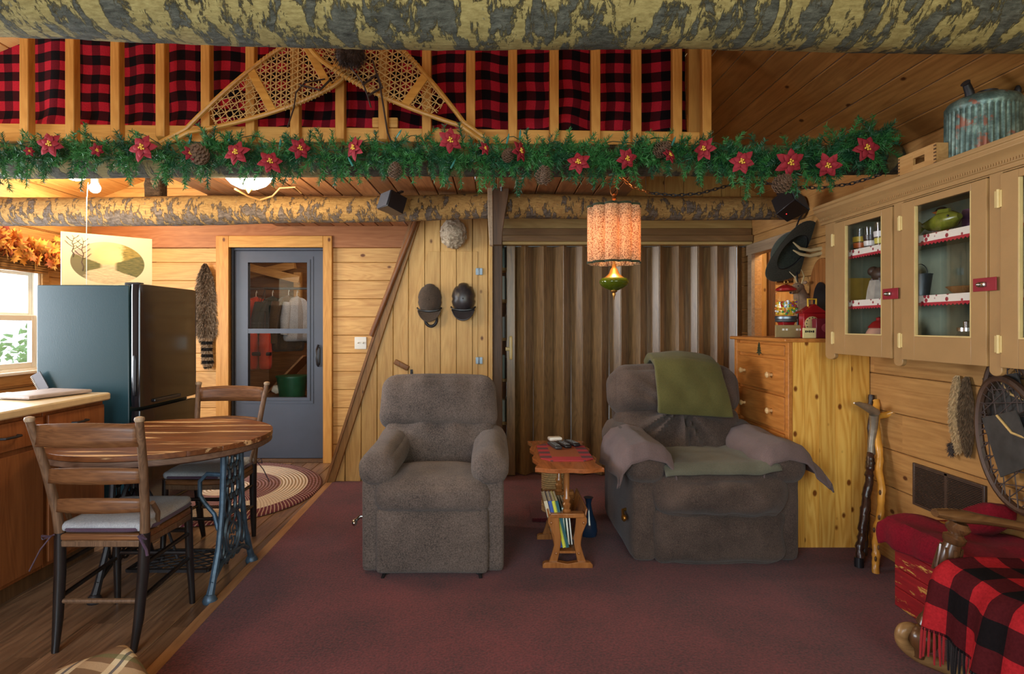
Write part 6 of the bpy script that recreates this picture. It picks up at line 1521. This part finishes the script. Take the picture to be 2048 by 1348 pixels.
# bear paw snowshoes
def bearpaw(cy, cz, ry, rz, ang, x, label):
    t = thing('bearpaw_snowshoe', (x, cy, cz-rz), label, 'snowshoe')
    def fn(u, v, w): q = rotm('X', ang) @ V((0, u, v)); return V((x+w, cy+q.y, cz+q.z))
    sh_ = lambda q: (ry*math.cos(q)*(1-.12*math.sin(q)), rz*math.sin(q))
    pts = [sh_(k*2*PI/48) for k in range(48)]
    MB().tube([fn(a, b, 0) for a, b in pts], .016, 8, closed=True, up=(1, 0, 0)).build('frame', wood('dark_bent_frame', C(84, 58, 42), C(56, 38, 28), 'Z'), t)
    mb = MB(); inner = [(a*.93, b*.93) for a, b in pts]
    net(mb, fn, inner, (.2, -.4, PI/2+.2), .055, .0025)
    for k in range(30): q = k*2*PI/30; a = sh_(q); b = sh_(q+.1); mb.tube([fn(a[0]*.99, a[1]*.99, -.012), fn(b[0]*.78, b[1]*.78, 0)], .0022, 4)
    mb.build('webbing', m_leather, t)
    mb = MB(); mb.prism([(-.10, -.09), (.11, -.12), (.12, .13), (-.08, .12)], lambda u, v, w: fn(u, v, -.012+w+.012*math.sin(u*14)), -.003, .003); mb.build('leather_foot_pad', flat('worn_black_leather', C(64, 62, 60), .5, 0, .3, 15), t)
    MB().tube([fn(.02, .12, -.02), fn(-.03, .04, -.024), fn(-.1, .0, -.02), fn(-.17, -.02, -.005)], .005, 6).build('binding_cord', m_rawhide, t)
bearpaw(2.44, .97, .13, .2, -.25, 2.14, 'dark oval snowshoe on the right wall behind the other oval one')
bearpaw(2.38, .82, .17, .27, -.35, 2.095, 'dark oval snowshoe with a leather pad in front on the right wall')
# walking sticks
def stick(pts, rad, mat, name, label, seed):
    mb = MB(); n = 40; P_ = [V(p) for p in pts]; out, rs = [], []
    for i in range(n+1):
        k = i/n*(len(P_)-1); j = min(int(k), len(P_)-2); q = P_[j].lerp(P_[j+1], k-j)
        out.append(q+V((noise.noise(V((i*.25, seed, 0)))*.010, noise.noise(V((i*.25, seed, 5)))*.010, 0))); rs.append(rad*(1+.35*noise.noise(V((i*.7, seed, 2))))*(1 if i < n-2 else .9))
    mb.tube(out, rs, 12); return mb.build(name, mat)
t = thing('walking_stick', (1.96, 3.16, .02), 'dark knotty walking stick with a silver bird head grip', 'walking stick')
m_dstick = flat('dark_varnished_root', C(58, 36, 30), .25, 0, .5, 18, .3)
s_ = stick([P(1718, 1132, 3.14), P(1725, 1050, 3.19), P(1738, 960, 3.24), P(1742, 905, 3.28)], .021, m_dstick, 'shaft', '', 1); s_.parent = t; s_.location = s_.location-WL['walking_stick'] if False else s_.location-V((1.96, 3.16, .02))
MB().cyl(P(1718, 1132, 3.14)+V((0, 0, -.01)), P(1718, 1115, 3.145), .023).build('ferrule', m_black, t)
mb = MB(); mb.tube([P(1742, 908, 3.28), P(1744, 880, 3.28), P(1748, 850, 3.28), P(1748, 830, 3.27)], [.02, .019, .02, .024], 12); mb.tube([P(1752, 826, 3.27), P(1735, 815, 3.25), P(1718, 808, 3.22), P(1708, 806, 3.2)], [.024, .022, .013, .004], 12); mb.build('bird_grip', flat('pewter_grip', C(140, 130, 116), .35, .5, .3, 20), t)
s_ = stick([P(1727, 1110, 3.2), P(1735, 1010, 3.27), P(1742, 880, 3.33), P(1743, 790, 3.37)], .017, flat('dark_root_bark', C(48, 32, 28), .4, 0, .4, 18, .3), 'walking_stick', '', 7); tag(s_, 'plain dark straight walking stick standing behind the other sticks', 'walking stick')
t = thing('walking_stick', (1.98, 3.08, .02), 'honey yellow walking stick with a crooked handle', 'walking stick')
m_ystick = flat('honey_varnish', C(206, 144, 56), .25, 0, .3, 9)
s_ = stick([P(1752, 1150, 3.06), P(1752, 1085, 3.1), P(1762, 1000, 3.17), P(1760, 920, 3.23), P(1752, 840, 3.30), P(1752, 800, 3.34)], .018, m_ystick, 'shaft', '', 3); s_.parent = t; s_.location = s_.location-V((1.98, 3.08, .02))
MB().tube([P(1756, 832, 3.3), P(1772, 830, 3.27), P(1785, 826, 3.24), P(1791, 824, 3.22)], [.017, .018, .017, .009], 12).build('crook', m_ystick, t)
mb = MB()
for k, (px, py, Y) in enumerate(((1751, 1118, 3.06), (1748, 1060, 3.09), (1758, 1035, 3.12), (1760, 985, 3.15), (1757, 1095, 3.07))): mb.ball(P(px, py, Y), (.006, .006, .014), 8, 6)
mb.build('knot_marks', m_darkpost, t)

# ------------------------------------------------------------------ red chest with blanket
t = thing('red_chest', (1.99, 2.43, 0), 'worn red painted wooden chest against the right wall', 'chest')
t_ = NT('worn_red_paint'); wn_ = t_.noise(t_.vm('MULTIPLY', t_.coord(), (8, 5, 30)), 1, 7, .72, .3); wd_ = t_.noise(t_.vm('MULTIPLY', t_.coord(), (3, 3, 40)), 1, 3)
t_.bump(wn_, .3, .004); m_redpaint = t_.done(t_.mix(t_.step(wn_, .56, .60), t_.ramp(wd_, [(.3, C(120, 20, 26)), (.7, C(160, 30, 34))]), C(206, 160, 78)), .5)
mb = MB()
for k in range(4): z0 = .016+k*.089; mb.span((1.835, 2.20, z0), (2.15, 2.71, z0+.087))
mb.build('chest_box', m_redpaint, t, bevel=.004)
MB().span((1.82, 2.185, .374), (2.155, 2.725, .402)).build('chest_lid', m_redpaint, t, bevel=.006)
mb = MB()
def blan(u, v):
    y = 2.755-.70*u; k = v
    if k < .32: q = k/.32; x = 1.80-.01*math.sin(q*3); z = .31+.10*q
    else: q = (k-.32)/.68; x = 1.80+.35*q; z = .412+.012*math.sin(q*5+u*4)
    if u < .06: z -= .07*(1-u/.06)*(1 if k > .32 else .4)
    z += .022*noise.noise(V((u*5, v*4, 3)))*min(1, k*3)+.03*math.exp(-((u-.75)/.2)**2)*max(0, k-.2)
    x += .008*math.sin(u*26)*(1 if k < .32 else 0)-.008*(k < .32)
    if k < .1: z -= .012*math.sin(u*9)
    return V((x, y, z))
mb.grid(blan, 60, 40); tag(mb.build('red_blanket', m_redcloth, solid=.01), 'crimson fleece blanket spread over the red chest', 'blanket')
mb = MB(); mb.rbox((2.08, 2.5, .475), (.14, .2, .12), .05, 12, (0, 0, .01), lambda q, u: q+V((0, 0, -.05*u.y+.02*noise.noise(q*12)))); tag(mb.build('red_cushion', m_redcloth), 'crimson bundle at the back of the red chest below the vent', 'cushion')

# ------------------------------------------------------------------ rocking chair with plaid throw
m_rock = wood('brown_rocker_wood', C(124, 88, 54), C(74, 48, 28), 'X', rough=.25, spec=.6)
m_rockp = wood('turned_walnut', C(104, 70, 42), C(62, 38, 24), 'Z', rough=.25, spec=.6)
t = thing('rocking_chair', (1.82, 1.82, 0), 'carved wooden rocking chair under the plaid throw at the bottom right', 'rocking chair')
def ax(p0, p1):
    d_ = (V(p1)-V(p0)); L = d_.length; d_.normalize(); x = d_.cross(V((0, 1, 0))).normalized(); y = d_.cross(x); return Matrix((x, y, d_)).transposed(), L
for Yr, x_ in ((2.09, 0), (1.53, 0)):
    b, tp = V((1.555, Yr+.07 if Yr > 2 else Yr-.02, .115)), V((1.645, Yr, .60)); M_, L = ax(b, tp)
    pf = [(.022, -.03), (.024, 0), (.045, .02), (.05, .045), (.042, .072), (.024, .085), (.036, .10), (.032, .12), (.024, .14), (.024, .26), (.026, .30), (.033, .34), (.034, .37), (.030, .40), (.026, .425), (.034, .432), (.036, .45), (.027, .456), (.022, .462), (.036, .478), (.038, .488), (.026, .505)]
    mb = MB(); mb.lathe([(r_, z*L/.505) for r_, z in pf], b, 20, M_)
    for k in range(8): q = k*PI/4; mb.tube([b+M_ @ V((.033*math.cos(q+a_), .033*math.sin(q+a_), (.31+.10*j/4)*L/.505)) for j, a_ in enumerate((.3, .1, 0, -.1, -.3))], .005, 5)
    mb.build('arm_post', m_rockp, t)
    a0, a1 = V((1.565, Yr+.01, .632)), V((2.06, Yr-.03, .545))
    pts = [a0.lerp(a1, k/10)+V((0, 0, .010*math.sin(k/10*PI))) for k in range(11)]
    MB().tube(pts, [.022, .034, .037, .03, .027, .026, .026, .026, .026, .026, .026], 12, flatk=.62, up=(0, 0, 1)).build('armrest', m_rock, t)
    rk = [(1.525, .165), (1.545, .155), (1.548, .135), (1.53, .125), (1.512, .135), (1.500, .16), (1.505, .19), (1.53, .20)]
    rk = [(1.562, .152), (1.556, .172), (1.532, .182), (1.508, .170), (1.502, .14), (1.52, .11), (1.56, .08), (1.62, .055), (1.70, .03), (1.80, .02), (1.92, .03), (2.04, .07), (2.12, .11)]
    rp = MB.smooth([(a, (Yr+.09 if Yr > 2 else Yr-.03)+(-.05 if Yr > 2 else 0)*max(0, (a-1.5))/.4, b+.002) for a, b in rk]); MB().tube(rp, [.012+.011*min(1, q/14) for q in range(len(rp))], 12, up=(0, 1, 0)).build('rocker', wood('pale_rocker', C(150, 116, 76), C(110, 80, 48), 'X', rough=.3), t)
    MB().tube([(2.05, Yr, .06), (2.06, Yr, .42), (2.10, Yr, .75), (2.13, Yr, 1.0)], .02, 10).build('back_post', m_rockp, t)
MB().rbox((1.81, 1.81, .405), (.48, .56, .05), .015, 8).build('seat', m_rock, t)
for z in (.62, .8, .95): MB().tube([(2.085+.04*(z-.6)/.35, 1.53, z), (2.085+.04*(z-.6)/.35, 2.09, z)], .018, 8).build('back_slat', m_rockp, t)
t = thing('plaid_throw', (1.8, 1.8, .4), 'red and black buffalo check wool throw with fringe on the rocking chair', 'throw')
mb = MB(); th_pts = [(2.06, .50), (1.95, .475), (1.8, .47), (1.66, .475), (1.585, .47), (1.555, .445), (1.542, .40), (1.535, .32), (1.53, .235)]
TL = [0]
for a, b in zip(th_pts, th_pts[1:]): TL.append(TL[-1]+math.hypot(a[0]-b[0], a[1]-b[1]))
def thr(u, v):
    s = v*TL[-1]; i = 0
    while i < len(TL)-2 and s > TL[i+1]: i += 1
    f_ = (s-TL[i])/(TL[i+1]-TL[i]); x = th_pts[i][0]*(1-f_)+th_pts[i+1][0]*f_; z = th_pts[i][1]*(1-f_)+th_pts[i+1][1]*f_
    y = 2.075-.58*u; hang = max(0, (v-.6)/.4)
    x += -.02*hang*math.sin(u*15+1)-.012*hang*math.sin(u*34)-.05*u*hang; y += .03*hang*(.5-u)
    z += .02*math.exp(-(u/.07)**2)*(1-hang)+.012*noise.noise(V((u*4, v*3, 5)))-.03*u*hang
    if u < .04: y -= .0; z -= .02*(1-u/.04)
    return V((x, y, z))
mb.grid(thr, 70, 60, .58, TL[-1]); mb.build('cloth', m_plaid2, t, solid=.007)
m_fr, m_fk = cloth('red_fringe', C(160, 32, 38), C(140, 26, 30)), cloth('black_fringe', C(30, 24, 26), C(18, 14, 16))
mb, was = MB(), None
for k in range(59):
    u = (k+.5)/58; isb = ((u*.58)/.16) % 1 > .5
    if k == 58 or (was is not None and isb != was): mb.build('fringe', m_fk if was else m_fr, t); mb = MB()
    was = isb
    if k == 58: break
    p = thr(u, 1.0); L = R.uniform(.085, .11); a = R.uniform(-.012, .012)
    mb.tube([p+V((0, 0, .008)), p+V((-.002, a*.5, -L*.5)), p+V((-.004, a, -L))], [.0035, .0045, .003], 6)
# repeats of one kind share a group
import re
kinds = {}
for o in list(sc.objects):
    if o.parent is None and 'category' in o: kinds.setdefault(re.sub(r'\.\d+$', '', o.name), []).append(o)
for k, v in kinds.items():
    if len(v) > 1:
        for o in v:
            if 'group' not in o: o['group'] = k.replace('_', ' ')+'s in the room'
